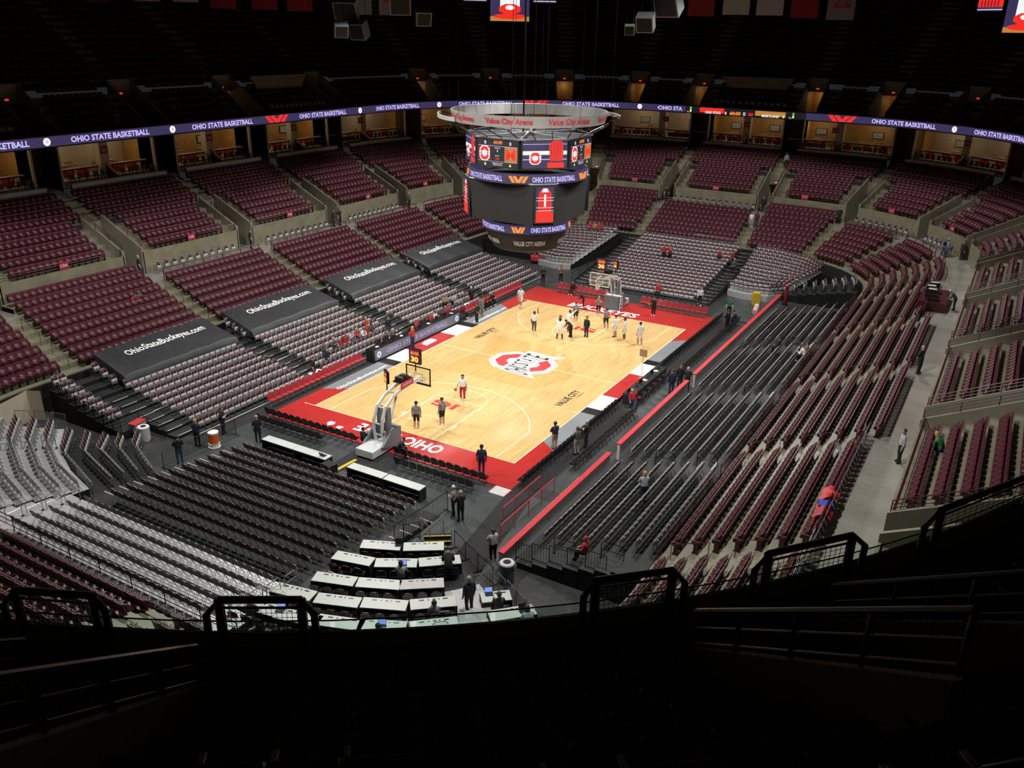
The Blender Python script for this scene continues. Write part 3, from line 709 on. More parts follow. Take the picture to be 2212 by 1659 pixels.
for k in range(8):
    nrm = R(45*k); o, P = screen_frame(nrm, 3.88, 3.1, 14.85, 16.75)
    m = MB(); MS = [M[x] for x in ('L_blk', 'L_mar', 'L_gold', 'L_white', 'L_red', 'L_or', 'L_yel', 'L_grn', 'L_text', 'L_purple')]
    F = lambda u, v, kk=.15: (lambda x, y: P(u+x, v+y, kk))
    if k % 2 == 0:   # score page
        quad(m, P, 0, 0, 1, 1, 0, .13); quad(m, P, 0, .18, .33, .72, 1, .135); quad(m, P, .68, .18, 1, .72, 2, .135)
        quad(m, P, 0, .72, 1, .735, 8, .136); quad(m, P, 0, .17, 1, .18, 8, .136)
        text(m, '60:00', F(.4, .8), w=.22, h=.13, off=.02, mi=5); text(m, '0', F(.16, .78), w=.05, h=.13, off=.03, mi=3); text(m, '0', F(.8, .78), w=.05, h=.13, off=.03, mi=3)
        blockO(m, P, .17, .45, .13, .24, 4, .15, 3); text(m, 'STATE', F(.03, .38, .16), w=.28, h=.14, off=.01, mi=3)
        text(m, 'M', F(.71, .25), w=.25, h=.4, off=.02, mi=4); text(m, 'PERIOD', F(.43, .64), w=.14, h=.04, off=.01, mi=3); text(m, '1', F(.49, .52), w=.02, h=.08, off=.01, mi=3)
        text(m, 'SHOT', F(.44, .36), w=.11, h=.04, off=.01, mi=3); text(m, '30', F(.45, .23), w=.1, h=.09, off=.02, mi=4)
        text(m, 'TIMEOUTS LEFT', F(.36, .09), w=.28, h=.04, off=.01, mi=3); text(m, 'TEAM FOULS', F(.38, .03), w=.24, h=.04, off=.01, mi=3)
        for u in (.16, .8): quad(m, P, u, .02, u+.05, .08, 6); quad(m, P, u+.01, .08, u+.04, .13, 7)
    else:            # bumper page with a big block letter
        quad(m, P, 0, 0, 1, 1, 9, .13); quad(m, P, 0, .48, 1, .62, 3, .135); quad(m, P, 0, .3, 1, .33, 8, .135); quad(m, P, 0, .85, 1, .87, 8, .135)
        m.add([P(.62, .25, .14), P(.9, .25, .14), P(.92, .5, .14), P(.9, .93, .14), P(.84, .98, .14), P(.68, .98, .14), P(.6, .9, .14), P(.6, .5, .14)], [tuple(range(8))], 4)
        quad(m, P, .56, .0, .94, .2, 4, .14)
        blockO(m, P, .28, .36, .13, .2, 4, .15, 3); text(m, 'STATE', F(.14, .3, .16), w=.28, h=.13, off=.01, mi=3)
        for j in range(5): quad(m, P, .64+.05*j, .27, .65+.05*j, .95, 1, .145)
    m.build('screen_image', MS, o)
r1 = band_('upper_led_ring', 4.12, 13.9, 4.12, 14.55, 'L_purple', t=.15)
r2 = band_('lower_led_ring', 3.05, 10.4, 3.05, 11.0, 'L_purple', t=.15)
def wlogo(mb, fn, w, h, mi=0):
    # four slanted strokes forming a W
    for x0, sl in ((0, 1), (.26, 1), (.5, -1), (.76, -1)):
        a = .2; s = .22
        q = [(x0+(s if sl > 0 else 0), 0), (x0+a+(s if sl > 0 else 0), 0), (x0+a+(0 if sl > 0 else s), 1), (x0+(0 if sl > 0 else s), 1)]
        mb.add([fn(u*w/1.18, v*h) for u, v in q], [(0, 1, 2, 3)], mi)
for rg, r, z, h in ((r1, 4.12, 14.03, .36), (r2, 3.05, 10.52, .34)):
    m = MB(); n = 5 if r > 4 else 4
    step = 2*PI/n; w = r*step*.62
    for k in range(n):
        a0 = R(236)+k*step+(.0 if r > 4 else .12)
        arctext(m, 'OHIO STATE BASKETBALL', r, a0, z, w, h, .035, mi=0)
        ac = a0+step/2-.14
        wlogo(m, lambda x, y, ac=ac, r=r, z=z: ((r+.04)*math.cos(ac+x/r), (r+.04)*math.sin(ac+x/r), z-.03+y), r*.32, h+.06, 1)
    m.build('led_lettering', [M['L_text'], M['L_or']], rg)
# main black box with chamfered corners carrying portrait screens
def boxpoly(a, c): return [(a, -a+c), (a, a-c), (a-c, a), (-a+c, a), (-a, a-c), (-a, -a+c), (-a+c, -a), (a-c, -a)]
m = MB(); o1, o2 = boxpoly(3.5, 1.05), boxpoly(3.35, 1.0)
m.v = [(x, y, 13.9) for x, y in o1]+[(x, y, 11.2) for x, y in o2]; m.f = [tuple(range(8)), tuple(range(15, 7, -1))]+[(k+8, (k+1) % 8+8, (k+1) % 8, k) for k in range(8)]; m.m = [0]*10
m.build('main_box', [M['dark']], sb)
m = MB(); m.tube([(x, y, 13.92) for x, y in o1], .05, 6, closed=True); m.build('box_edge_trim', [M['gray']], sb)
for k in range(4):
    o, P = screen_frame(R(45+90*k), 4.2, 1.36, 11.4, 13.85)
    m = MB(); quad(m, P, 0, 0, 1, 1, 1, .13)
    quad(m, P, 0, 0, 1, .3, 0, .135)
    m.add([P(.14, .3, .14), P(.86, .3, .14), P(.88, .55, .14), P(.84, .85, .14), P(.66, .97, .14), P(.34, .97, .14), P(.16, .85, .14), P(.12, .55, .14)], [tuple(range(8))], 0)
    m.add([P(.3, .86, .145), P(.7, .86, .145), P(.6, .97, .145), P(.4, .97, .145)], [(0, 1, 2, 3)], 2)
    for j in range(5): quad(m, P, .2+.13*j, .32, .225+.13*j, .86, 3, .146)
    quad(m, P, .45, .45, .56, .8, 2, .148)
    for v in (.33, .42, .62, .7): quad(m, P, 0, v, 1, v+.012, 2, .15)
    m.build('screen_image', [M['L_red'], M['L_purple'], M['L_white'], M['L_mar']], o)
cone = MB().lathe([(2.95, 10.4), (2.75, 9.9), (2.35, 9.1), (2.1, 8.95)], 48).build('lower_cone', [M['dark']], sb)
for k in range(5): m = MB(); arctext(m, 'VALUE CITY ARENA', 2.6, R(215+72*k), 9.5, 2.15, .36, .03, 2.76); m.build('cone_lettering', [M['ban_w']], cone)
m = MB()
for k in range(4): t = R(45+90*k); m.tube([(1.2*math.cos(t), 1.2*math.sin(t), 16.7), (1.2*math.cos(t), 1.2*math.sin(t), 40)], .02, 4)
for k in range(8): t = R(20+45*k); m.tube([(5.5*math.cos(t), 5.5*math.sin(t), 18), (5.5*math.cos(t), 5.5*math.sin(t), 40)], .012, 4)
m.tube([(-.2, .3, 16.7), (-.2, .3, 40)], .07, 6)
m.build('hoist_cable', [M['blackm']], sb)

# ================================================================ ribbon board on the upper deck front
rb = thing('ribbon_board', 'long purple LED ribbon board running round the upper deck front', 'ribbon board')
RBR = 24.55
m = MB(); ringgrid(m, stations(0, UT, .4), [(RBR+.12, 14.15), (RBR, 14.18), (RBR, 15.08), (RBR+.12, 15.12)], 0); m.build('ribbon_housing', [M['blackm']], rb)
m = MB(); ringgrid(m, stations(0, UT, .4), [(RBR-.02, 14.27), (RBR-.02, 15.0)], 0); m.build('led_strip', [M['L_purple']], rb)
def rf(U, w, z, k=.04):
    # seen from inside the bowl, reading left to right follows increasing U
    return lambda x, y: Vector(ring(U+us(x-w/2, U, RBR), RBR-k, z+y))
def osb(U, txt='OHIO STATE BASKETBALL', w=7.2):
    m = MB(); text(m, txt, rf(U, w, 14.41), w=w, h=.46, off=.03); m.build('ribbon_lettering', [M['L_text']], rb)
def disc(U):
    m = MB(); f = rf(U, 0, 14.63); n = 20
    m.add([f(.3*math.cos(2*PI*k/n), .3*math.sin(2*PI*k/n)) for k in range(n)], [tuple(range(n))]); 
    f2 = rf(U, 0, 14.63, .045); m.add([f2(.12*math.cos(2*PI*k/n)+.02, .12*math.sin(2*PI*k/n)) for k in range(n)], [tuple(range(n))], 1); m.build('ribbon_disc', [M['L_white'], M['L_text']], rb)
def wl(U):
    m = MB(); wlogo(m, rf(U, 3.2, 14.3), 3.2, .66); m.build('ribbon_emblem', [M['L_red']], rb)
for u in (UL(-17.4), UL(-6.8), UL(4.9), UL(18.4), UFL(82.5), UFL(52.5), UFL(21), UFR(21.5), UFR(49)): osb(u)
for u in (UL(-12.4), UL(-.8), UL(24.3), UFL(67.3), UFL(6.5), UFR(35), UFR(66)): disc(u)
for u in (UL(11.7), UFL(37.2), UFR(5.5)): wl(u)
osb(UE(9.3), 'OHIO STA', 3.0)
# score segment on the ribbon
m = MB(); MS = [M[x] for x in ('L_blk', 'L_red', 'L_gold', 'L_white', 'L_or', 'L_grn', 'L_yel')]
ss = stations(UE(7.4), UE(-6.9)); ringgrid(m, ss, [(RBR-.03, 14.27), (RBR-.03, 15.0)], 0)
f = lambda y, k=.05: (lambda x, z: Vector(ring(UE(y)+x, RBR-k, 14.27+z)))
def rq(y, x0, z0, x1, z1, mi): g = f(y); m.add([g(x0, z0), g(x1, z0), g(x1, z1), g(x0, z1)], [(0, 1, 2, 3)], mi)
rq(7.2, 1.6, .12, 4.6, .66, 1); rq(7.2, .4, .1, .45, .7, 3); rq(7.2, 8.3, .12, 11.8, .66, 2)
text(m, 'OHIO STATE', f(4.9, .055), w=1.9, h=.3, off=.02, mi=3); text(m, '0', f(2.5, .055), w=.22, h=.34, off=.02, mi=3)
text(m, '60:00', f(1.9), w=1.3, h=.42, off=.03, mi=4); text(m, 'PER 1', f(.3), w=.3, h=.4, off=.01, mi=3); text(m, '30', f(-.3), w=.55, h=.38, off=.03, mi=1)
text(m, 'MARYLAND', f(-1.9, .055), w=2.0, h=.3, off=.02, mi=3); text(m, '0', f(-4.3, .055), w=.22, h=.34, off=.02, mi=3)
for y in (7.2, -5.0):
    text(m, 'T.O.', f(y), w=.3, h=.18, off=.0, mi=3); g = f(y); rq(y, .38, .42, .58, .66, 5); rq(y, .38, .08, .58, .36, 6)
m.build('ribbon_score', MS, rb)
# ================================================================ seats
def proto_fixed():
    P = {}
    b = MB(); rows = []
    for z, x, w in ((.36, -.10, .25), (.62, -.15, .256), (.86, -.20, .256), (.90, -.21, .24)):
        rows.append([(x+.02*(abs(t)**2), t*w, z) for t in (-1, -.5, 0, .5, 1)])
    back = [[(p[0]-.05, p[1], p[2]) for p in r] for r in rows]
    b.grid(rows); b.grid([r[::-1] for r in back]); b.grid([rows[-1], back[-1]]); b.grid([back[0], rows[0]])
    b.grid([[r[0] for r in back], [r[0] for r in rows]]); b.grid([[r[-1] for r in rows], [r[-1] for r in back]])
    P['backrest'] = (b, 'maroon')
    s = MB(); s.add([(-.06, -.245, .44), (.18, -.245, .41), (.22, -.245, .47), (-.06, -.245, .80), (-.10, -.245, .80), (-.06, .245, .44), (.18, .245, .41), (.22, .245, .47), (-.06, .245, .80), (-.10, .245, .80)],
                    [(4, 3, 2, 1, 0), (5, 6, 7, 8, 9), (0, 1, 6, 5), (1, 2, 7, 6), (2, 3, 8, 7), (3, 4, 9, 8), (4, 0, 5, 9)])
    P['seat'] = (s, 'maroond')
    a = MB(); a.box((.02, .262, .63), (.36, .05, .035)); P['armrest'] = (a, 'armr')
    l = MB(); l.box((-.02, .262, .31), (.2, .03, .62)); l.box((-.02, .262, .02), (.3, .06, .04)); P['standard'] = (l, 'maroonr')
    return P
def proto_fold(bk='vinyl', st_='seatg', fr='chrome', down=False, thick=False):
    P = {}
    b = MB(); n = 6; rows = []
    for x, t in ((-.13, 0), (-.17, 1)):
        pass
    prof = [(-.2, .5), (-.21, .72), (-.17, .83), (-.08, .88), (.08, .88), (.17, .83), (.21, .72), (.2, .5)]
    def bx(z): return -.04-.30*(z-.45)
    th = .05 if thick else .028
    b.v = [(bx(z), y, z) for y, z in prof]+[(bx(z)-th, y, z) for y, z in prof]; k = len(prof)
    b.f = [tuple(range(k)), tuple(range(2*k-1, k-1, -1))]+[(i, k+i, k+(i+1) % k, (i+1) % k) for i in range(k)]; b.m = [0]*len(b.f)
    P['backrest'] = (b, bk)
    s = MB()
    if down: s.box((.1, 0, .45), (.4, .4, .05))
    else:
        s.add([(.09, -.205, .34), (.03, -.205, .655), (.0, -.205, .655), (.06, -.205, .34), (.09, .205, .34), (.03, .205, .655), (.0, .205, .655), (.06, .205, .34)],
              [(0, 1, 2, 3), (7, 6, 5, 4), (0, 4, 5, 1), (1, 5, 6, 2), (2, 6, 7, 3), (3, 7, 4, 0)], 0)
        s.box((.066, 0, .49), (.02, .07, .05), 1)
    P['seat'] = (s, st_)
    f = MB(); R_ = .013
    f.tube([(.19, -.225, 0), (bx(.8)-.02, -.225, .8), (bx(.88)-.02, -.12, .9), (bx(.88)-.02, .12, .9), (bx(.8)-.02, .225, .8), (.19, .225, 0)], R_, 4)
    f.tube([(.13, -.22, .12), (.13, .22, .12)], .01, 4); P['frame'] = (f, fr)
    for s_ in (-1, 1):
        l = MB(); l.tube([(.04, s_*.2, .46), (-.2, s_*.2, 0)], R_, 4); P['leg' if s_ < 0 else 'leg '] = (l, fr)
    return P
KIND = {'fixed': ('stadium_seat', 'seat', proto_fixed()), 'fold': ('folding_chair', 'chair', proto_fold()),
        'red': ('courtside_chair', 'chair', proto_fold('redv', 'redv', 'chrome', True, True)),
        'black': ('courtside_chair', 'chair', proto_fold('blackv', 'blackv', 'blackm', True, True)),
        'press': ('padded_folding_chair', 'chair', proto_fold('blackv', 'vinyl', 'blackm', True, True))}
PM = {}
for k, (nm, cat, P) in KIND.items():
    PM[k] = [(pn.strip(), mb.mesh(pn.strip(), [M[mk], M['dark']] if mk == 'seatg' else [M[mk]])) for pn, (mb, mk) in P.items()]
SEATS = {k: [] for k in KIND}; SEATS['deck'] = []
def seat(kind, x, y, z, rz, label, group): SEATS[kind].append((x, y, z, rz, label, group))
def line_seats(kind, pts, pitch, z, label, group, side=1, inset=0):
    """chairs along a polyline, facing to the left of travel (side=1) or right"""
    L = [0]
    for a, b in zip(pts, pts[1:]): L.append(L[-1]+math.hypot(b[0]-a[0], b[1]-a[1]))
    T = L[-1]-2*inset; n = max(1, int(T/pitch)); o = inset+(T-(n-1)*pitch)/2
    for i in range(n):
        s = o+i*pitch; j = 0
        while j < len(L)-2 and L[j+1] < s: j += 1
        f = (s-L[j])/(L[j+1]-L[j]); a, b = pts[j], pts[j+1]
        d = math.atan2(b[1]-a[1], b[0]-a[0]); seat(kind, a[0]+(b[0]-a[0])*f, a[1]+(b[1]-a[1])*f, z, d+side*PI/2, label, group)
def ring_row(kind, u0, u1, rho, z, pitch, label, group):
    us_ = stations(u0, u1); fine = []
    for a, b in zip(us_, us_[1:]):
        k = 4 if arcs((a+b)/2) else 1
        fine += [ring(a+(b-a)*i/k, rho, 0)[:2] for i in range(k)]
    fine.append(ring(u1, rho, 0)[:2])
    line_seats(kind, fine, pitch, z, label, group, side=-1)
AREA = {0: 'left stand nearest the camera', 1: 'left stand', 2: 'left stand', 3: 'left stand', 4: 'far left corner', 5: 'far left corner', 6: 'far left corner', 7: 'far end', 8: 'far end', 9: 'far end', 10: 'far right corner', 11: 'far right corner', 12: 'far right corner', 13: 'right stand', 14: 'right stand', 15: 'right stand', 16: 'right stand', 17: 'near right corner', 18: 'near right corner', 19: 'near right corner', 20: 'near end', 21: 'near end', 22: 'near end', 23: 'near left corner', 24: 'near left corner', 25: 'near left corner'}
NOWALK = {0, 7, 9}; ONEMORE = {14, 15}
for i, a, b in secs(AIS):
    a0, b0 = a+us(.65, a+.01, 13), b-us(.65, b-.01, 13)
    for r in range(LN+(2 if i in NOWALK else 1 if i in ONEMORE else 0)):
        ring_row('fixed', a0, b0, LR0+LDR*r+.55, LZ0+LDZ*r+(.0 if r < 7 else 0), .535, f'maroon folded stadium seat, {ORD[r]} row up in the {AREA[i]} below the walkway', f'maroon seats of row {r+1} below the walkway, {AREA[i]}')
    for r in range(9):
        g = 2.0 if r < 5 else .65
        ring_row('fixed', a+us(g, a+.01, 22), b-us(g, b-.01, 22), UR0+UDR*r+.55, UZ0+UDZ*r, .535, f'maroon folded stadium seat, {ORD[r]} row above the walkway wall in the {AREA[i]}', f'maroon seats of row {r+1} above the walkway, {AREA[i]}')
for i in NOWALK:   # extra step for the ninth row
    a, b = AIS[i], AIS[i+1]; m = MB(); ss = stations(a+us(.65, a+.01, 13), b-us(.65, b-.01, 13))
    ringgrid(m, ss, [(WR0+LDR, WZ), (WR0+LDR, 4.83), (WR1, 4.83)]); struct(m.build('seating_step', [M['conc']]), 'extra concrete row step below the walkway wall')
for i, a, b in secs(UAIS):
    for r in range(DN):
        g = VW+1.15 if r < PK else .7
        u0, u1 = a+us(g, a+.01, 28), b-us(g, b-.01, 28)
        near = 200 < (u0 % UT) or False
        fg = CUM[5] <= (u0 % UT) <= CUM[6]+3
        ring_row('fixed' if (fg and r < 10) else 'deck', u0, u1, drho(r)+.5, dz(r), .545, f'unlit dark stadium seat in the {ORD[min(r,19)]} row of the foreground upper deck', f'foreground upper deck seats, row {r+1}')
# --- folding chairs
XB = [(-21.35, -11.65), (-10.2, -.55), (1.1, 10.85), (12.35, 21.75)]
for k in range(12):
    for q, (a, b) in enumerate(XB):
        if k >= 9:
            for x in ((a+.05,) if q in (0,) else (a-.0,)): seat('fold', x, LY[k]+.1, LZ[k], -PI/2, f'gray folding chair sticking out beside a black tarp, {ORD[k]} row from the sideline', 'chairs beside the tarps')
            continue
        line_seats('fold', [(a, LY[k]+.1), (b, LY[k]+.1)], .49, LZ[k], f'gray folding chair with maroon back, {ORD[k]} riser row from the left sideline', f'gray sideline chairs, riser row {k+1}', side=-1)
for k in range(5, 12):
    for j in (0, 1): seat('fold', -24.1+.5*j, LY[k]+.1, LZ[k], -PI/2, f'gray folding chair at the near end beyond the stairs, {ORD[k]} riser row from the sideline', 'end chairs of the left risers')
for i in range(17):
    line_seats('fold', [(FX[i]+.05, 5.3), (FX[i]+.05, -5.75)], .49, FZ[i], f'gray folding chair with maroon back, {ORD[i]} riser row behind the far basket', f'gray chairs behind the far basket, row {i+1}', side=-1)
for nm, left in (('right', False), ('left', True)):
    for k in range(12):
        line_seats('fold', cline((k+.6)/12, left), .5, .5+.125*k, f'gray folding chair, {ORD[k]} bent row of the far {nm} corner', f'bent rows of the far {nm} corner, row {k+1}', side=1 if left else -1)
    sgn, cyy = (1, 10.5) if left else (-1, -8.5)
    for k in range(1, 9):
        r = 2.6+.85*k+.5; pts = [(27.3+r*math.cos(R(66+20*j/6)), cyy+sgn*r*math.sin(R(66+20*j/6))) for j in range(7)]
        line_seats('fold', pts, .5, .33+.17*k, f'gray folding chair, {ORD[k]} short row beside the far {nm} corner', f'short rows beside the far {nm} corner, row {k+1}', side=1 if left else -1)
corner_riser('floor_corner_riser', 27.3, -8.5, -88, -64, 3.4, .85, .5, .17, 8, [M['riser'], M['riserk']], 'dark tiers at the far end of the right risers')
corner_riser('floor_corner_riser', 27.3, 10.5, 64, 88, 3.4, .85, .5, .17, 8, [M['riser'], M['riserk']], 'dark tiers at the far end of the left risers')
for i in range(16):
    line_seats('fold', [(NX[i], -6.15), (NX[i], 6.2)], .49, NZ[i]+.01, f'maroon-backed folding chair seen from behind, {ORD[i]} platform row behind the near basket', f'chairs behind the near basket, platform row {i+1}', side=-1)
NLR = [[(-24.01, 12.59), (-25.27, 11.38), (-26.73, 8.03)], [(-24.99, 12.86), (-26.06, 11.78), (-27.33, 8.52)], [(-25.47, 13.49), (-26.93, 12.13), (-28.07, 8.59)], [(-26.0, 14.37), (-27.69, 12.48), (-28.88, 8.49)], [(-26.45, 15.32), (-28.54, 12.99), (-29.96, 8.54)]]
for k, pl in enumerate(NLR):
    line_seats('fold', [(x+.12, y-.08) for x, y in pl], .5, .13*(k+1)-.06, f'folding chair with gray seat, {ORD[k]} bent row on the dark near left corner floor', f'bent corner rows, row {k+1}', side=1)
for k in range(5):
    line_seats('fold', kink(.87*k+.5), .51, 1.2+.17*k, f'folding chair, {ORD[k]} bent row on the bright aluminium corner platform', f'aluminium corner platform chairs, row {k+1}', side=1)
RB_ = [(-21.6, -12.3), (-11.0, -.75), (.6, 10.3), (11.7, 21.6)]
for k in range(8):
    for a, b in RB_:
        line_seats('fold', [(a, RY[k]), (b, RY[k])], .49, RZ[k], f'folding chair in the {ORD[k]} riser row behind the red topped white wall', f'right riser chairs, row {k+1}', side=1)
line_seats('fold', [(-20.9, -12.05), (-14.6, -12.05)], .49, 0, 'folding chair on the floor in front of the red topped wall near the tunnel', 'floor chairs before the red wall', side=1)
for s, e, lab in ((UL(-9.2), UL(-.3), 'beside the second tarp'), (UL(2.6), UL(11.8), 'above the third tarp'), (UL(14.2), UL(23), 'above the fourth tarp'), (UFL(66), UFL(48), 'in the far left corner'), (UE(6), UE(-4.2), 'at the far end'), (UFR(20), UFR(42), 'behind the black fence in the far right corner'), (UFR(48), UFR(66), 'in the far right corner')):
    ring_row('fold', s, e, WR1-.75, WZ, .78, f'folding chair on the concrete walkway {lab}', f'walkway chairs {lab}')
line_seats('fold', [(-27, -25.3), (-9.5, -25.3)], .52, WZ, 'gray folding chair in the long row on the shiny right walkway', 'row of chairs on the right walkway', side=1)
# --- courtside chairs
for lab, kind, pts, side in (('front row at the near baseline left of the goal', 'black', [(-17.45, 9.0), (-17.45, 1.2)], 1), ('second row at the near baseline left of the goal', 'black', [(-18.45, 8.7), (-18.45, 3.0)], 1),
    ('front row at the near baseline right of the goal', 'black', [(-17.45, -1.2), (-17.45, -7.9)], 1), ('second row at the near baseline right of the goal', 'black', [(-18.5, -2.2), (-18.5, -7.6)], 1),
    ('front row along the near half of the right sideline', 'black', [(-16.9, -9.45), (-3.3, -9.45)], 1), ('front row along the far half of the right sideline', 'black', [(3.9, -9.4), (18.3, -9.4)], 1),
    ('second row along the near part of the right sideline', 'black', [(-13.6, -11.0), (-4.4, -11.0)], 1), ('second row along the far part of the right sideline', 'black', [(2.6, -11.0), (18.0, -11.0)], 1),
    ('row on the left sideline near the scorer table end', 'red', [(-16.2, 9.95), (-6.5, 9.95)], -1), ('team bench beyond the scorer table', 'red', [(5.9, 9.95), (17.1, 9.95)], -1),
    ('row left of the far basket', 'red', [(18.45, 7.0), (18.45, -.3)], -1), ('row right of the far basket', 'red', [(18.45, -1.6), (18.45, -8.2)], -1)):
    line_seats(kind, pts, .53, 0, f'{kind} padded courtside chair in the {lab}', f'{kind} courtside chairs, {lab}', side)

# --- build them: the ones that show largest become single things, the rest one object of each kind
VLIM = [(-400, 1300), (0, 1330), (240, 1362), (470, 1398), (690, 1400), (1000, 1362), (1240, 1330), (1455, 1300), (1640, 1268), (1830, 1245), (2212, 1125), (2700, 900)]
def vlim(u):
    for (a, p), (b, q) in zip(VLIM, VLIM[1:]):
        if a <= u <= b: return p+(q-p)*(u-a)/(b-a)
    return 0
def inview(p, deckfg=False, mg=170):
    u, v, d = px(p)
    if d < .5 or not (-mg < u < 2212+mg and -mg < v < 1659+mg): return None
    if not deckfg and v > vlim(u)+70: return None
    if not deckfg and d > 25 and v > vlim(u)+25: return None
    strict = (0 < u < 2212 and 0 < v < 1659 and (deckfg or v < vlim(u)))
    return d, strict
def replicate(name, verts, faces, mis, T, mats):
    V = np.array(verts, float); nv = len(V); N = len(T); T = np.array(T, float)
    c, s = np.cos(T[:, 3])[:, None], np.sin(T[:, 3])[:, None]
    X = V[None, :, 0]*c-V[None, :, 1]*s+T[:, 0:1]; Y = V[None, :, 0]*s+V[None, :, 1]*c+T[:, 1:2]; Z = V[None, :, 2]+T[:, 2:3]
    co = np.stack([X, Y, Z], 2).reshape(-1)
    ln = np.array([len(f) for f in faces]); li = np.array([i for f in faces for i in f])
    loops = (li[None, :]+(np.arange(N)*nv)[:, None]).reshape(-1); lens = np.tile(ln, N); starts = np.concatenate([[0], np.cumsum(lens)[:-1]])
    me = bpy.data.meshes.new(name); me.vertices.add(nv*N); me.vertices.foreach_set('co', co)
    me.loops.add(len(loops)); me.loops.foreach_set('vertex_index', loops.astype(np.int32))
    me.polygons.add(len(lens)); me.polygons.foreach_set('loop_start', starts.astype(np.int32)); me.polygons.foreach_set('loop_total', lens.astype(np.int32))
    me.polygons.foreach_set('material_index', np.tile(np.array(mis), N).astype(np.int32))
    for mt in mats: me.materials.append(mt)
    me.update(calc_edges=True); return link(name, me)
def single(kind, x, y, z, rz, label, group):
    nm, cat, P = KIND[kind]; e = thing(nm, label, cat, (x, y, z), rz, group)
    for pn, me in PM[kind]: link(pn, me, e)
    return e
REST = {}
for kind, lst in SEATS.items():
    if kind == 'deck': continue
    vis = []
    for s in lst:
        fgd = 'foreground' in s[4]
        r = inview((s[0], s[1], s[2]+.6), fgd)
        if r is None: continue
        vis.append((r[0] if r[1] else r[0]+1000, s))
    vis.sort(key=lambda t: t[0])
    for d, s in vis[:300]: single(kind, *s)
    REST[kind] = [s for d, s in vis[300:]]
    print(kind, len(lst), 'in view', len(vis))
def merged(kind):
    v, f, mi, mats = [], [], [], []
    for pn, (mb, mk) in KIND[kind][2].items():
        n = len(v); v += mb.v; f += [tuple(i+n for i in q) for q in mb.f]; mi += [len(mats)+k for k in mb.m]; mats += [M[mk]]+([M['dark']] if mk == 'seatg' else [])
    return v, f, mi, mats
for kind, nm, lab, cat in (('fixed', 'stadium_seats', 'all the more distant maroon stadium seats of the lit lower bowl', 'seats'), ('fold', 'folding_chairs', 'all the more distant gray folding chairs on the risers', 'chairs')):
    v, f, mi, mats = merged(kind)
    if kind == 'fold':   # lighter frame for the far ones
        pass
    o = replicate(nm, v, f, mi, [s[:4] for s in REST[kind]], mats); tag(o, lab, cat, kind='stuff')
v = []; f = []; mb = MB(); mb.box((-.17, 0, .64), (.05, .46, .44)); mb.box((.02, 0, .56), (.12, .44, .34))
dk = [s[:4] for s in SEATS['deck'] if inview((s[0], s[1], s[2]+.6), False)]
o = replicate('upper_deck_seats', mb.v, mb.f, [0]*len(mb.f), dk, [M['maroon']]); tag(o, 'dark rows of empty seats on the far upper deck', 'seats', kind='stuff')
print('deck', len(dk))
# ================================================================ rails and fences
def rail(name, label, pts, h, mk, bars=2, gap=1.5, group=None, r=.025, cat='railing', ends=True):
    P = [Vector(p) for p in pts]; o = P[0]; t = thing(name, label, cat, o, 0, group); Q = [p-o for p in P]
    for b in range(bars):
        zz = h*(1-b/(bars+(0 if bars > 1 else 1)))
        MB().tube([(q.x, q.y, q.z+zz) for q in Q], r if b == 0 else r*.7, 5).build('top_rail' if b == 0 else 'lower_rail', [M[mk]], t)
    for a, b in zip(Q, Q[1:]):
        n = max(1, round((b-a).length/gap))
        for i in range(n+(1 if b is Q[-1] else 0)):
            p = a+(b-a)*(i/n); MB().tube([p, p+Vector((0, 0, h))], r*.9, 5).build('post', [M[mk]], t)
    return t
def picket(name, label, pts, h, mk, group=None, step=.13, foot=True, cat='barricade', base=.12, nx=False):
    P = [Vector(p) for p in pts]; o = P[0]; t = thing(name, label, cat, o, 0, group); Q = [p-o for p in P]
    for zz in (h, base): MB().tube([(q.x, q.y, q.z+zz) for q in Q], .02, 5).build('frame_rail', [M[mk]], t)
    for q in (Q[0], Q[-1]):
        MB().tube([q, q+Vector((0, 0, h))], .022, 5).build('end_post', [M[mk]], t)
        if foot:
            d = (Q[-1]-Q[0]).normalized(); n = Vector((-d.y, d.x, 0))*.25; MB().tube([q-n+Vector((0, 0, .02)), q+n+Vector((0, 0, .02))], .02, 5).build('foot', [M[mk]], t)
    m = MB()
    for a, b in zip(Q, Q[1:]):
        n = max(2, int((b-a).length/step))
        for i in range(1, n):
            p = a+(b-a)*(i/n); m.tube([p+Vector((0, 0, base)), p+Vector((0, 0, h))], .009, 4, cap=False)
    m.build('pickets', [M[mk]], t)['kind'] = 'stuff'
    return t
def rpts(u0, u1, rho, z): return [ring(u, rho, z) for u in stations(u0, u1)]
VIEWSEC = list(range(0, 17))+[25]
AN = {0: 'first left section', 1: 'second left section', 2: 'third left section', 3: 'fourth left section', 4: 'far left corner, first section', 5: 'far left corner, second section', 6: 'far left corner, third section', 7: 'far end, left section', 8: 'far end, middle section', 9: 'far end, right section', 10: 'far right corner, first section', 11: 'far right corner, second section', 12: 'far right corner, third section', 13: 'right stand, farthest section', 14: 'right stand, third section', 15: 'right stand, second section', 16: 'right stand, nearest section', 25: 'near left corner section'}
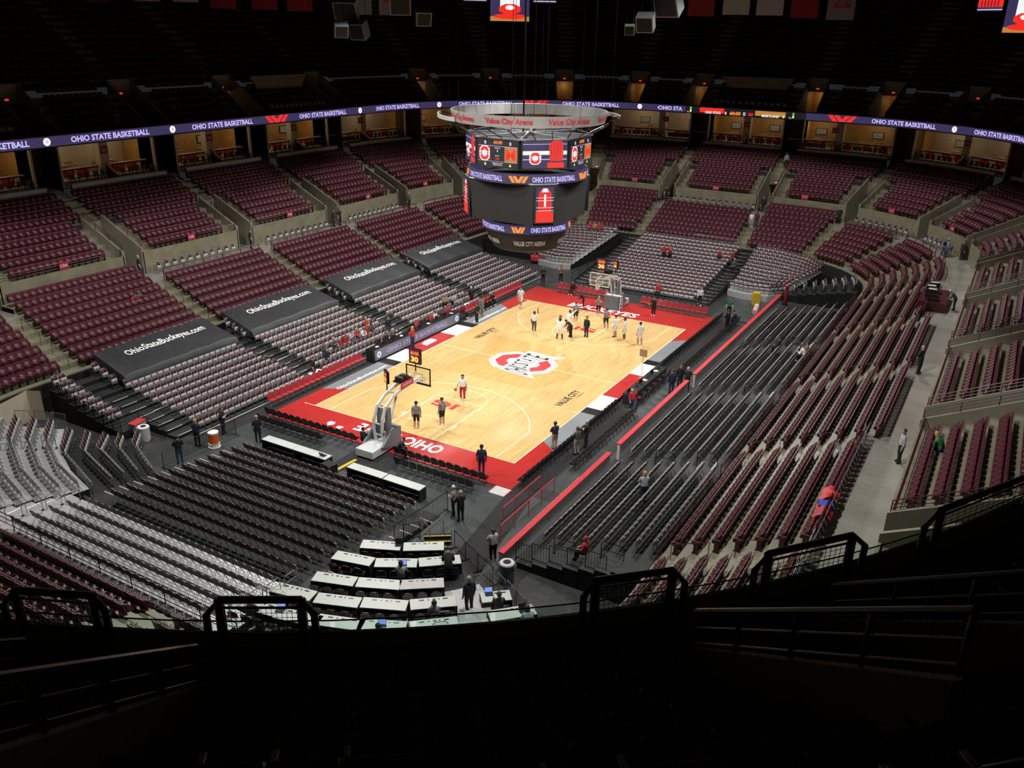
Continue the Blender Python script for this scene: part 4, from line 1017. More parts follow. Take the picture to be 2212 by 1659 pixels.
for i, a, b in secs(AIS):
    if i not in VIEWSEC: continue
    g0, g1 = a+us(.95, a+.01, 20), b-us(.95, b-.01, 20)
    rail('section_front_rail', f'low maroon steel rail on top of the walkway wall, {AN[i]}', rpts(g0, g1, UR0+.08, 6.25), .55, 'maroonr', 3, 2.2, 'rails along the walkway wall')
    if i not in NOWALK | ONEMORE: rail('walkway_rail', f'maroon guard rail along the front edge of the walkway, {AN[i]}', rpts(a+us(.75, a+.01, 17), b-us(.75, b-.01, 17), WR0+.05, WZ), .85, 'maroonr', 2, 1.7, 'walkway guard rails', .04)
    for s, nm in ((1, 'left'), (-1, 'right')):
        u = (a if s > 0 else b)+s*us(.86, (a if s > 0 else b)+s*.01, 21)
        rail('tunnel_rail', f'sloping maroon rail on the tunnel wall at the {nm} edge, {AN[i]}', [ring(u, WR1+.1, 6.62), ring(u, VR-.1, 8.72)], .5, 'maroonr', 3, 1.5, 'tunnel wall rails')
    # aisle hand rails
    for r0, z0, r1, z1, nm in ((11.3, 2.1, 12.9, 2.76, 'lower flight'), (14.0, 3.2, 15.8, 3.95, 'upper flight')):
        rail('aisle_handrail', f'thin stair handrail, {nm} of the aisle after the {AN[i]}', [ring(b, r0, z0), ring(b, r1, z1)], .8, 'maroonr', 1, 3, 'aisle handrails', .02)
    w = us(.85, b, 21)
    sgm = MB(); sgm.box((0, 0, 0), (.06, .34, .22)); x, y, n1, n2 = st(b)
    e = thing('exit_sign', f'red lit exit sign over the tunnel after the {AN[i]}', 'exit sign', (x+n1*(VR-.06), y+n2*(VR-.06), 7.15), math.atan2(-n2, -n1), 'exit signs')
    MB().box((0, 0, 0), (.06, .4, .24)).build('sign_box', [M['blackm']], e); MB().box((.032, 0, 0), (.006, .36, .2)).build('lit_face', [M['L_exit']], e)
    mm = MB(); text(mm, 'EXIT', flat((.037, -.14, -.06), (0, 1, 0), (0, 0, 1)), w=.28, h=.12, off=.02); mm.build('lettering', [M['L_white']], e)
# vom floors
m = MB()
for a in AIS:
    w = us(.9, a, 21); m.add([ring(a-w, WR1-.02, WZ+.002), ring(a+w, WR1-.02, WZ+.002), ring(a+w, VR, WZ+.002), ring(a-w, VR, WZ+.002)], [(0, 1, 2, 3)])
struct(m.build('floor_tunnels', [M['conc']]), 'concrete floors of the tunnels')
# black sheet before the bowl front: part drape, part shadow painted as black
m = MB(); ringgrid(m, full, [(LR0-.06, 0), (LR0-.06, 1.9)], 0); struct(m.build('trim_1', [M['riserk']]), 'black drape along the bottom of the seating bowl')
# section number signs
for i, txt in ((0, '104'), (1, '105'), (2, '106'), (3, '107'), (4, '108'), (5, '109'), (7, '111'), (8, '114'), (9, '117'), (10, '117'), (11, '118'), (12, '119')):
    a, b = AIS[i], AIS[i+1]; U = (a+b)/2; x, y, n1, n2 = st(U); rz = math.atan2(-n2, -n1)
    e = thing('section_sign', f'red section sign reading {txt} hung on the rail of the {AN[i]}', 'sign', (x+n1*(UR0-.02), y+n2*(UR0-.02), 6.28), rz, 'section number signs')
    MB().box((0, 0, .3), (.04, .75, .55)).build('board', [M['sign']], e)
    mm = MB(); text(mm, txt, flat((.024, -.27, .17), (0, 1, 0), (0, 0, 1)), w=.54, h=.26, off=.03); mm.build('number', [M['ban_w']], e)
# maroon guard in front of right maroon seats
rail('maroon_barrier', 'long maroon mesh barrier between the black risers and the right stand', rpts(URt(25), URt(-22), LR0-.02, LZ0-.05), .8, 'maroonr', 4, 2.0)
rail('maroon_barrier', 'maroon barrier between the aluminium platform and the near end seats', rpts(UN(-8), UN(9.5), LR0-.15, LZ0+.1), .75, 'maroonr', 3, 1.6)

# ================================================================ tarps over sideline chairs
for q, (a, b) in enumerate(((-20.75, -11.65), (-9.95, -.6), (1.35, 10.85), (12.5, 21.8))):
    rnd = random.Random(q); NXX, NYY = 40, 14
    def tz(s, t):
        z = 2.12+.92*t+.03*math.sin(s*9+t*4)*t+.025*math.sin(s*23+q)
        if t > .8: z += .09*math.sin(s*70+q*2)*(t-.8)*5*.6
        return z-.12*max(0, abs(s-.5)-.46)*20
    rows = []
    for j in range(NYY+1):
        t = j/NYY; rows.append([(a+(b-a)*(i/NXX)+.15*(1-t)*(1 if i == NXX else -1 if i == 0 else 0), 17.5+3.2*t, tz(i/NXX, t)) for i in range(NXX+1)])
    hem = [(x, y-.12, z-.45) for x, y, z in rows[0]]
    sl = [[(r[0][0]-.05, r[0][1], r[0][2]-.5) for r in rows], [r[0] for r in rows]]
    sr = [[r[-1] for r in rows], [(r[-1][0]+.05, r[-1][1], r[-1][2]-.5) for r in rows]]
    e = thing('banner_tarp', f'black tarp printed OhioStateBuckeyes.com over sideline chairs, {["nearest to the camera", "second from the near end", "third from the near end", "farthest away"][q]}', 'tarp', (0, 0, 0), 0, 'printed tarps along the sideline')
    m = MB(); m.grid([hem]+rows); m.grid(sl); m.grid(sr); m.build('cloth', [M['tarp']], e, smooth=True)
    m = MB()
    def tf(x, y, a=a, b=b):
        X = a+1.55+x; t = (19.15+y-17.5)/3.2; return (X, 19.15+y, tz((X-a)/(b-a), t)+.03)
    text(m, 'OhioStateBuckeyes.com', tf, w=(b-a)-2.6, h=.8, off=.02); m.build('lettering', [M['white']], e)
    for x in (a-.05, b+.05):
        MB().tube([(x, 17.6, 1.2), (x, 20.6, 2.3)], .03, 5).build('side_bar', [M['chrome']], e)

# ================================================================ walls, tables
def dasher(x0, x1, label):
    e = thing('dasher_wall', label, 'barrier wall', (x0, -12.5, 0), 0, 'red topped walls on the right')
    MB().box(((x1-x0)/2, 0, .49), (x1-x0, .16, .98)).build('panel', [M['lgray']], e); MB().box(((x1-x0)/2, 0, 1.02), (x1-x0+.02, .3, .08)).build('cap', [M['redt']], e)
    MB().box(((x1-x0)/2, .085, .49), (x1-x0, .012, .96)).build('front_face', [M['redt']], e)
    m = MB(); [m.box((1.5+3*k, -.084, .55), (.12, .012, .08)) for k in range(int((x1-x0)/3))]; m.build('wall_marks', [M['blackm']], e)
dasher(-23.9, -12.0, 'near white barrier wall with red cap beside the right risers')
dasher(-10.7, .9, 'middle white barrier wall with red cap beside the right risers')
dasher(2.3, 25.8, 'far white barrier wall with red cap beside the right risers')
e = thing('scorers_table', 'long scorer table with an LED front reading OHIO STATE BASKETBALL', 'table', (0, 0, 0))
MB().box((-.27, 9.72, .9), (11.75, .72, .06)).build('table_top', [M['blackm']], e)
MB().box((-.27, 9.42, .47), (11.75, .14, .94)).build('cabinet', [M['blackm']], e)
for x in (-6.05, 5.5): MB().box((x, 9.65, .45), (.2, .7, .9)).build('end_panel', [M['black']], e)
gl = led('led_gray_glare', (.2, .18, .22), .8)
MB().box((-.27, 9.34, .47), (11.4, .02, .8)).build('led_panel', [gl], e)
m = MB(); text(m, 'OHIO STATE BASKETBALL', flat((-4.5, 9.322, .3), (1, 0, 0), (0, 0, 1)), w=8.1, h=.36, off=.03); m.build('led_lettering', [led('led_lilac', (.38, .3, .6), 1)], e)
for x in (-5.45, 4.95):
    m = MB(); n = 16; m.add([(x+.24*math.cos(2*PI*k/n), 9.32, .47+.24*math.sin(2*PI*k/n)) for k in range(n)], [tuple(range(n))], 0); m.add([(x+.15*math.cos(2*PI*k/n), 9.318, .47+.15*math.sin(2*PI*k/n)) for k in range(n)], [tuple(range(n))], 1); m.build('led_disc', [M['L_white'], M['L_blue']], e)
for k, x in enumerate((-5.2, -4.3, -3.1, -2.2, -1.0, .3, 1.4, 2.6, 3.8, 4.7)):
    if k % 3 == 0:
        tag(MB().box((0, 0, .006), (.3, .22, .012), 0, None, .2*k).build('paper_stack', [M['white']], None, (x, 9.7, .93)), f'white papers on the scorer table, {ORD[k]} item from the near end', 'papers', 'papers on the scorer table')
    else:
        e2 = thing('monitor', f'small dark monitor on the scorer table, {ORD[k]} item from the near end', 'monitor', (x, 9.75, .93), 0, 'monitors on the scorer table')
        MB().box((0, 0, .01), (.2, .16, .02)).build('stand', [M['black']], e2); MB().box((0, 0, .17), (.34, .04, .3)).build('screen', [M['black']], e2)
def table(name, label, cat, x, y, z, rz, L, Wd, topm, legz=.75, skirt=False, group=None, ports=True):
    e = thing(name, label, cat, (x, y, z), rz, group)
    MB().box((0, 0, legz-.02), (L, Wd, .04)).build('table_top', [M[topm]], e)
    for sx in (-1, 1):
        for sy in (-1, 1): MB().box((sx*(L/2-.08), sy*(Wd/2-.07), (legz-.04)/2), (.04, .04, legz-.04)).build('leg', [M['blackm']], e)
    if skirt:
        MB().box((0, Wd/2+.01, (legz-.05)/2), (L, .02, legz-.05)).build('skirt', [M['cloth']], e)
        for sx in (-1, 1): MB().box((sx*(L/2+.005), 0, (legz-.05)/2), (.02, Wd, legz-.05)).build('skirt', [M['cloth']], e)
    if ports:
        for dx, w in ((-.45, .2), (-.18, .06), (.05, .13), (.24, .06), (.5, .2)): MB().box((dx*L/1.83, Wd*.3, legz+.004), (w, .07, .008)).build('cable_port', [M['blackm']], e)
    return e
for q, (y, nm) in enumerate(((4.5, 'left of the near goal, left half'), (2.05, 'left of the near goal, right half'), (-1.95, 'right of the near goal, left half'), (-4.45, 'right of the near goal, right half'))):
    table('press_table', f'long narrow white table behind the baseline chairs, {nm}', 'table', -20.55, y, 0, PI/2+PI, 2.42, .6, 'lam', .75, True, 'baseline tables', False)
PT = [('first', 'left', -26.3, -7.5, 1.06, -65), ('first', 'right', -25.35, -9.22, 1.06, -56), ('second', 'left', -27.98, -7.27, 1.22, -76), ('second', 'middle', -27.25, -9.1, 1.22, -59), ('second', 'right', -26.1, -10.65, 1.22, -50),
      ('third', 'left', -29.8, -7.8, 1.42, -71), ('third', 'middle', -29.08, -9.6, 1.42, -65), ('third', 'right', -28.13, -11.15, 1.42, -53), ('fourth', 'leftmost', -31.6, -7.2, 1.66, -79), ('fourth', 'second', -31.1, -9.12, 1.66, -69), ('fourth', 'third', -30.3, -10.88, 1.66, -65), ('fourth', 'rightmost', -29.2, -12.5, 1.66, -50),
      ('fifth', 'leftmost', -33.3, -6.9, 1.9, -79), ('fifth', 'second', -32.95, -8.75, 1.9, -76), ('fifth', 'third', -32.35, -10.35, 1.9, -70), ('fifth', 'fourth', -31.65, -11.85, 1.9, -64), ('fifth', 'rightmost', -30.55, -13.5, 1.9, -48)]
for row, ps, x, y, z, an in PT:
    gray = row == 'third' and ps == 'right'
    table('press_table', f'{"gray tipped" if gray else "white"} press table, {ps} one in the {row} curved row', 'table', x, y, z-.75, R(an), 1.86, .68, 'lgray' if gray else 'lam', .75, True, 'curved rows of press tables')
    for j in (-1, 0, 1):
        a = R(an); bx, by = x+math.cos(a)*j*.58-math.sin(a)*-.62, y+math.sin(a)*j*.58+math.cos(a)*-.62
        single('press', bx, by, z-.75, a+PI/2, f'black padded folding chair behind the {ps} press table of the {row} curved row', f'chairs at the {ps} table of the {row} press row')
e = table('press_table', 'small white press table beside the gray barricades', 'table', -27.2, -14.25, .65, R(-49), 1.25, .68, 'lam', .75, True)
e = table('press_table', 'white press table in the right front of the glass rail', 'table', -28.0, -15.5, .85, R(-44), 1.9, .68, 'lam', .75, True)
for x, y, z, a, nm in ((-27.55, -15.0, .65, R(41), 'beside the small press table'), (-28.75, -15.95, .85, R(46), 'at the rightmost press table')): single('press', x, y, z, a, f'black padded folding chair {nm}', 'spare press chairs')
def laptop(x, y, z, rz, label, on=True):
    e = thing('laptop', label, 'laptop', (x, y, z), rz, 'laptops'); MB().box((0, 0, .012), (.24, .34, .02)).build('keyboard', [M['black']], e)
    Mx = Matrix.Translation((.12, 0, .02)) @ Matrix.Rotation(R(18), 4, 'Y')
    s = MB().box((0, 0, .12), (.015, .34, .24), 0, Mx).build('lid', [M['black']], e)
    if on: MB().box((-.009, 0, .12), (.004, .31, .2), 0, Mx).build('screen', [M['L_screen']], s)
laptop(-27.35, -9.55, 1.22, R(35), 'open laptop with blue screen on the second press row'); laptop(-31.75, -11.9, 1.9, R(30), 'open laptop with pale blue screen on the back press row')
laptop(-33.05, -7.9, 1.9, R(14), 'open laptop with dark blue screen at the left of the back press row'); laptop(-27.25, -13.95, 1.4, R(41), 'open laptop on the small press table')
laptop(-27.7, -15.85, 1.6, R(46), 'white laptop on the rightmost press table', False); laptop(-20.5, 1.25, .75, R(180), 'dark laptop on the left baseline table', False)
laptop(-25.9, -8.2, 1.06, R(30), 'gray laptop on the first press row', False)
# trash cans, coolers
def can(x, y, z, r, h, label, body='pad', lid='lgray'):
    e = thing('trash_can', label, 'trash can', (x, y, z)); MB().lathe([(r*.92, 0), (r, h*.15), (r, h*.85), (r*1.06, h*.86), (r*1.06, h*.95)], 20).build('can_body', [M[body]], e)
    MB().lathe([(r*1.05, h*.95), (r*.95, h), (r*.55, h*1.01), (r*.5, h*.97)], 20).build('lid', [M[lid]], e); MB().lathe([(r*.5, h*1.0), (r*.48, h*1.012)], 16).build('opening', [M['black']], e)
can(-24.35, -13.1, -.03, .34, 1.05, 'round gray trash can with pale lid at the end of the red topped wall'); can(-23.6, 12.6, -.03, .33, .95, 'round gray trash can with white lid beside the left riser steps', 'lgray', 'white')
def cooler(x, y, z, r, h, label, grp='drink coolers'):
    e = thing('drink_cooler', label, 'cooler', (x, y, z), 0, grp); MB().lathe([(r*.9, 0), (r, h*.1), (r, h*.85)], 16).build('cooler_body', [M['orangec']], e); MB().lathe([(r*1.05, h*.85), (r*1.05, h*.97), (r*.8, h)], 16).build('lid', [M['white']], e); MB().box((r, 0, h*.15), (.06, .05, .05)).build('tap', [M['white']], e)
cooler(-22.0, 8.45, .25, .3, .75, 'large orange drum with white lid by the left fence')
MB_ = MB(); 
tag(MB().lathe([(.36, 0), (.36, .05), (.3, .06), (.3, .24), (.34, .25)], 16).build('drum_dolly', [M['white']], None, (-22.0, 8.45, 0)), 'white wheeled dolly under the orange drum', 'dolly')
for k, x in enumerate((-11.35, -10.95, -10.55)): cooler(x, 10.65, .1, .18, .55, f'small orange cooler behind the red sideline chairs, {ORD[k]} from the near end', 'coolers behind the red chairs')
for k, x in enumerate((8.0, 8.4)): cooler(x, 10.55, .1, .18, .6, f'orange cooler behind the team bench, {ORD[k]} from the near end', 'coolers behind the bench')
# fences around the floor
picket('crowd_fence', 'black picket fence at the near left corner with ushers behind it', [(-25.4, 8.7, .0), (-23.4, 8.75, 0), (-20.2, 8.6, 0)], 1.0, 'blackm')
picket('ramp_fence', 'tall black picket fence sloping along the near riser edge', [(-25.2, -7.4, .35), (-23.0, -7.4, .15), (-20.7, -7.35, 0)], 1.15, 'blackm')
picket('ramp_fence', 'short black picket fence behind the first press row', [(-24.6, -7.5, .3), (-24.0, -8.0, .3)], .95, 'blackm')
for k in range(3):
    p = [(-23.4, -9.6), (-23.95, -10.6), (-24.45, -11.6), (-25.0, -12.75)]; picket('tunnel_fence', f'black picket fence panel beside the tunnel carpet, {ORD[k]} from the court', [(*p[k], 0), (*p[k+1], 0)], 1.0, 'blackm', 'black fence panels by the tunnel')
gb = [(-26.89, -12.75), (-26.18, -13.5), (-26.08, -13.68), (-26.42, -14.24), (-26.34, -14.3), (-26.73, -14.9), (-26.7, -14.96), (-27.1, -15.54), (-27.02, -15.6), (-27.27, -16.03), (-27.36, -16.2), (-27.58, -16.6)]
for k in range(6): picket('steel_barricade', f'gray steel barricade around the press tables, {ORD[k]} from the left', [(*gb[2*k], .7), (*gb[2*k+1], .7)], 1.0, 'chrome', 'gray barricades at the press tables')
rp = [(-22.95, -12.75), (-22.95, -13.6), (-22.95, -14.5), (-22.95, -15.4), (-22.95, -16.3), (-22.95, -17.3)]
for k in range(5): picket('riser_fence', f'black picket fence panel on the near edge of the right risers, {ORD[k]} from the trash can', [(*rp[k], .25+.2*k), (*rp[k+1], .25+.2*k)], .95, 'blackm', 'black fence panels on the right risers')
for k, (a, b) in enumerate((((-27.75, 18.3), (-27.35, 17.5)), ((-27.2, 17.3), (-26.9, 16.5)), ((-26.8, 16.3), (-26.55, 15.4)))): picket('steel_barricade', f'gray steel barricade at the back of the near left corner platform, {ORD[k]} from the left', [(*a, 1.15), (*b, 1.15)], 1.0, 'chrome', 'corner platform barricades')
picket('steel_barricade', 'gray barricade at the front corner of the aluminium platform', [(-29.7, 9.8, .55), (-30.2, 8.0, .55)], 1.1, 'chrome')
for k in range(4): picket('steel_barricade', f'gray steel barricade above the far gray chairs, {ORD[k]} from the left', [(36.45, -.35-1.32*k, 2.1), (36.45, -1.55-1.32*k, 2.1)], 1.05, 'chrome', 'barricades above the far chairs')
for nm, left in (('right', False), ('left', True)):
    picket('riser_fence', f'gray picket fence on the front edge of the far {nm} corner tiers', [(*q, .5) for q in cline(.01, left)], .95, 'chrome', None, .16, False)
    picket('riser_fence', f'black picket fence along the side of the far {nm} corner tiers', [(*cline(f, left)[-1], .5+1.5*f) for f in (0, .35, .7, 1)], .95, 'blackm', None, .16, False)
picket('walkway_fence', 'black picket fence in front of the walkway chairs in the far right corner', rpts(UFR(20), UFR(43), WR0+.2, WZ), 1.0, 'blackm', None, .14, False)
for k in range(2, 9): picket('riser_end_fence', f'short black fence at the near end of the left risers, {ORD[k]} row up', [(-24.4, LY[k+2]-.35, LZ[k+2]), (-24.4, LY[k+2]+.4, LZ[k+2])], .95, 'blackm', 'end fences of the left risers', .12, False)
picket('riser_steps_fence', 'black picket fence at the foot of the left riser steps', [(-22.75, 14.2, .1), (-22.85, 12.9, .05), (-22.9, 11.7, 0)], .95, 'blackm')
# handrails by the press steps and on the aluminium deck
for k, (a, b) in enumerate((((-23.55, -7.8, .35), (-24.15, -8.7, .35)), ((-22.95, -8.65, .2), (-23.5, -9.5, .2)))): rail('step_handrail', f'pale handrail beside the yellow press steps, {ORD[k]} from the left', [a, b], .85, 'chrome', 1, 2, 'press step handrails')
def hoop_rail(x, y, z, rz, label, grp, w=.75, h=.8, mk='chrome'):
    e = thing('hoop_rail', label, 'handrail', (x, y, z), rz, grp); MB().tube([(0, -w/2, 0), (0, -w/2, h-.1), (0, -w/2+.1, h), (0, w/2-.1, h), (0, w/2, h-.1), (0, w/2, 0)], .022, 6).build('hoop', [M[mk]], e); MB().tube([(0, -w/2, h*.55), (0, w/2, h*.55)], .018, 5).build('cross_bar', [M[mk]], e)
    MB().box((0, -w/2, .02), (.12, .12, .03)).build('foot_plate', [M['blackm']], e); MB().box((0, w/2, .02), (.12, .12, .03)).build('foot_plate', [M['blackm']], e)
for k in range(4): hoop_rail(-31.6-.95*k, 7.35, NZ[11+k], PI/2, f'gray hoop handrail in the left aisle of the aluminium platform, {ORD[k]} from the court', 'left aisle hoop rails')
for k in range(4): hoop_rail(-31.2-.95*k, -6.65, NZ[11+k], PI/2, f'gray hoop handrail at the right end of the aluminium rows, {ORD[k]} from the court', 'right aisle hoop rails')
for k in range(3): hoop_rail(-28.6-.9*k, 13.9+.4*k, 1.25+.17*k, R(30), f'gray hoop handrail among the corner platform chairs, {ORD[k]} from the court', 'corner platform hoop rails')
for k in range(3): hoop_rail(-29.6-.8*k, -13.3-.4*k, 1.0+.2*k, R(40), f'gray hoop handrail on the press steps, {ORD[k]} from the court', 'press step hoop rails', .6)
for k, (x, z) in enumerate(((-11.65, .9), (-11.65, 1.5), (-22.2, .7), (-22.2, 1.3), (-.1, 1.3), (11.0, 1.3))): hoop_rail(x, RY[0]-(z-.3)/.2*.78, z, 0, f'black hoop handrail in a right riser aisle, {["nearest aisle lower", "nearest aisle upper", "near end lower", "near end upper", "middle aisle", "farthest aisle"][k]}', 'right riser hoop rails', 1.1, .9, 'blackm')
for k in range(5): hoop_rail(29.1+1.5*k, -10.2-.55*k, .9+.2*k, R(-20), f'pale hoop handrail in the far right corner aisle, {ORD[k]} from the court', 'far corner hoop rails', 1.0)
# yellow steps by the press area, marked riser edges
e = thing('portable_steps', 'portable steps with yellow edge stripes beside the press tables', 'steps', (-23.6, -8.75, 0), R(-55))
for k in range(3):
    MB().box((0, .25*k-.25+.0, .06+.1*k), (1.3, .28, .12+.2*k*0+.1*k)).build('step', [M['black']], e); MB().box((0, .25*k-.37, .125+.15*k), (1.3, .06, .012)).build('edge_stripe', [M['yellow']], e)
e = thing('cable_ramp', 'yellow and black cable ramp on the floor behind the near goal', 'cable ramp', (-19.75, .38, -.02), R(-4)); MB().prism([(-.95, -.2), (.95, -.2), (.95, .2), (-.95, .2)], 0, .03).build('ramp_base', [M['black']], e); MB().box((0, 0, .045), (1.8, .2, .03)).build('lid', [M['yellow']], e)
e = thing('cable_ramp', 'yellow cable ramp on the floor right of the far goal', 'cable ramp', (19.6, -1.9, -.02), R(55)); MB().prism([(-.6, -.2), (.6, -.2), (.6, .2), (-.6, .2)], 0, .03).build('ramp_base', [M['black']], e); MB().box((0, 0, .045), (1.2, .2, .03)).build('lid', [M['yellow']], e)
e = thing('flight_case', 'black flight case with metal edges beside the left baseline table', 'case', (-20.95, .45, -.03), R(-10)); MB().box((0, 0, .35), (.55, .75, .68)).build('case_body', [M['black']], e)
for sx in (-1, 1):
    for sy in (-1, 1): MB().box((sx*.275, sy*.375, .35), (.03, .03, .7)).build('edge', [M['chrome']], e)
m = MB()
for i in range(1, 11):
    for y in (-7.1, 7.1): m.box((NX[i]+.38, y+(.3 if y > 0 else -.0)*0, NZ[i]+.016), (.05, .75, .006))
struct(m.build('trim_2', [M['ylw']]), 'pale edge markings on the near riser aisle steps')
m = MB()
for k in range(1, 9):
    for x in (-11.0, .3, 11.6, -22.0): m.box((x+.05, LY[k]-.4, LZ[k]+.012), (1.1, .06, .008))
    for x in (-11.65, -.1, 11.0): m.box((x, RY[k-1]+.38, RZ[k-1]+.008), (1.0, .05, .008))
for i in range(1, 17):
    for y in (-6.35, 6.15): m.box((FX[i]-.38, y, FZ[i]+.016), (.06, 1.1, .008))
struct(m.build('trim_3', [M['lgray']]), 'light edge strips on the riser stairs')
m = MB(); m.box((0.15, LY[5]-.42, LZ[5]+.06), (43.4, .04, .05)); m.box((0.15, LY[0]-.3, .1), (43.4, .03, .04)); struct(m.build('trim_4', [M['white']]), 'white rail along the front of the left riser rows')
e = thing('threshold_plate', 'gray ramp plate with red edge at the court corner', 'ramp', (-17.5, -8.58, -.02)); MB().box((0, 0, .012), (.84, 1.0, .02)).build('plate', [M['lgray']], e)
for y in (-.5, .5): MB().box((0, y, .02), (.86, .06, .02)).build('red_edge', [M['redt']], e)
for k, (y, x0, x1) in enumerate(((-10.4, -20.2, -16.3), (-11.15, -21.7, -16.1))): rail('stanchion_barrier', f'waist high glass barrier with bright red top rail by the tunnel, {["court side", "wall side"][k]}', [(x0, y, 0), (x1, y, 0)], .9, 'redt', 1, 1.4, 'red railed barriers', .03)
# media table on the right sideline
for k in range(3): table('media_table', f'black clothed media table on the right sideline, {ORD[k]} from the near end', 'table', -1.95+2.05*k, -9.75, 0, PI, 2.0, .75, 'cloth', .75, True, 'media tables', False)
for k in range(9):
    x = -2.7+.68*k
    if k % 3 == 1: tag(MB().box((0, 0, .008), (.3, .24, .016), 0, None, .3*k).build('paper_stack', [M['white']], None, (x, -9.75, .752)), f'white papers on the media table, {ORD[k]} item from the near end', 'papers', 'papers on the media table')
    else:
        e2 = thing('monitor', f'dark monitor on the media table, {ORD[k]} item from the near end', 'monitor', (x, -9.7, .752), 0, 'monitors on the media table'); MB().box((0, 0, .01), (.2, .16, .02)).build('stand', [M['black']], e2); MB().box((0, 0, .18), (.36, .04, .28), 0, None, .3*(k % 3)-.2).build('screen', [M['black']], e2)
for k in range(6): single('press', -2.4+.95*k, -10.5, 0, PI/2, 'dark padded chair behind the black media tables on the right sideline', 'chairs behind the media tables')
e = thing('sign_stand', 'tall thin stand with a square tan panel by the media table', 'stand', (1.95, -8.75, 0)); MB().tube([(0, 0, 0), (0, 0, 1.7)], .02, 5).build('pole', [M['orangec']], e); MB().box((0, 0, 1.95), (.06, .55, .55)).build('panel', [mat('tan_panel', (.28, .2, .1), .7)], e); MB().box((0, 0, .02), (.4, .4, .03)).build('base', [M['orangec']], e)
# ball rack and basketballs
def ball(x, y, z, label, g='basketballs'):
    e = thing('basketball', label, 'basketball', (x, y, z), 0, g); MB().ball((0, 0, 0), .121, 14, 10).build('ball_skin', [M['orange']], e, smooth=True)
    m = MB(); m.tube([(.122*math.cos(2*PI*k/20), .122*math.sin(2*PI*k/20), 0) for k in range(20)], .003, 4, closed=True); m.tube([(.122*math.cos(2*PI*k/20), 0, .122*math.sin(2*PI*k/20)) for k in range(20)], .003, 4, closed=True); m.build('seams', [M['black']], e)
e = thing('ball_rack', 'white metal basketball rack in front of the far goal', 'ball rack', (16.2, -.1, 0), 0)
for sy in (-1, 1): MB().tube([(-.25, sy*.72, 0), (-.1, sy*.68, 1.25), (.25, sy*.68, 1.25), (.3, sy*.72, 0)], .03, 6).build('side_frame', [M['white']], e)
for z in (.2, .55, .9): MB().box((.02, 0, z), (.3, 1.36, .05)).build('shelf', [M['white']], e)
MB().box((.07, 0, 1.27), (.4, 1.4, .05)).build('top_panel', [M['white']], e)
for k, (y, z) in enumerate(((.45, 1.05), (.25, .7), (-.05, .35))): ball(16.2, y-.1, z, f'basketball on the {["upper", "middle", "lower"][k]} shelf of the white rack')
e = thing('equipment_case', 'tall yellow equipment case standing by the far right corner', 'case', (24.8, -10.6, -.03), R(25)); MB().box((0, 0, .6), (.5, .65, 1.15)).build('case_body', [M['yellow']], e); MB().box((0, -.33, .7), (.2, .02, .3)).build('latch_plate', [M['blackm']], e); MB().box((0, 0, .03), (.46, .6, .06)).build('case_base', [M['black']], e)
e = thing('rolled_mat', 'pink and white rolled mat lying on the floor by the far right wall', 'mat', (22.6, -11.2, .2), R(10)); MB().tube([(-.9, 0, 0), (.9, 0, 0)], .22, 14).build('roll', [mat('pink_mat', (.6, .36, .36), .7)], e); MB().tube([(.9, 0, 0), (1.25, 0, 0)], .2, 14).build('roll_core', [M['white']], e)
e = thing('inflatable_post', 'red padded post at the far end of the right barrier wall', 'post', (26.4, -12.9, 0)); MB().tube([(0, 0, 0), (0, 0, 1.4), (-.1, 0, 1.75), (-.3, 0, 1.85)], .16, 10).build('pad', [M['redt']], e, smooth=True); MB().lathe([(.3, 0), (.3, .08)], 12).build('base', [M['black']], e)
e = thing('boom_lift', 'red boom lift parked in the far left corner behind the scoreboard', 'lift', (27, 13.6, 0), R(-60)); MB().box((0, 0, .5), (1.6, .9, .5)).build('chassis', [M['redt']], e); MB().tube([(-.4, 0, .7), (-.2, 0, 2.6)], .12, 6).build('mast', [M['redt']], e); MB().tube([(-.2, 0, 2.6), (2.1, 0, .9)], .08, 6).build('boom', [M['redt']], e); MB().tube([(2.1, 0, .9), (2.6, 0, .5)], .05, 6).build('jib', [M['chrome']], e)
for sx in (-.6, .6):
    for sy in (-.4, .4): MB().tube([(sx, sy-.08, .2), (sx, sy+.08, .2)], .2, 10).build('wheel', [M['black']], e)
# stage skirts beside the corner blocks: black drape walls
m = MB()
for pts in ([(22, -7.05), (36, -7.05)], [(22, 7.05), (36, 7.05)]): m.add([(pts[0][0], pts[0][1], -.03), (pts[1][0], pts[1][1], -.03), (pts[1][0], pts[1][1], 2.0), (pts[0][0], pts[0][1], .1)], [(0, 1, 2, 3)])
struct(m.build('trim_5', [M['riserk']]), 'black skirts on the sides of the far risers')
for k, y in enumerate((-6.95, 6.95)): rail('riser_side_rail', f'black side rail of the far riser stairs, {["right", "left"][k]} side', [(21.8, y, .1), (30.4, y, 1.1), (35.6, y, 2.1)], .9, 'blackm', 2, 1.6, 'side rails of the far risers')
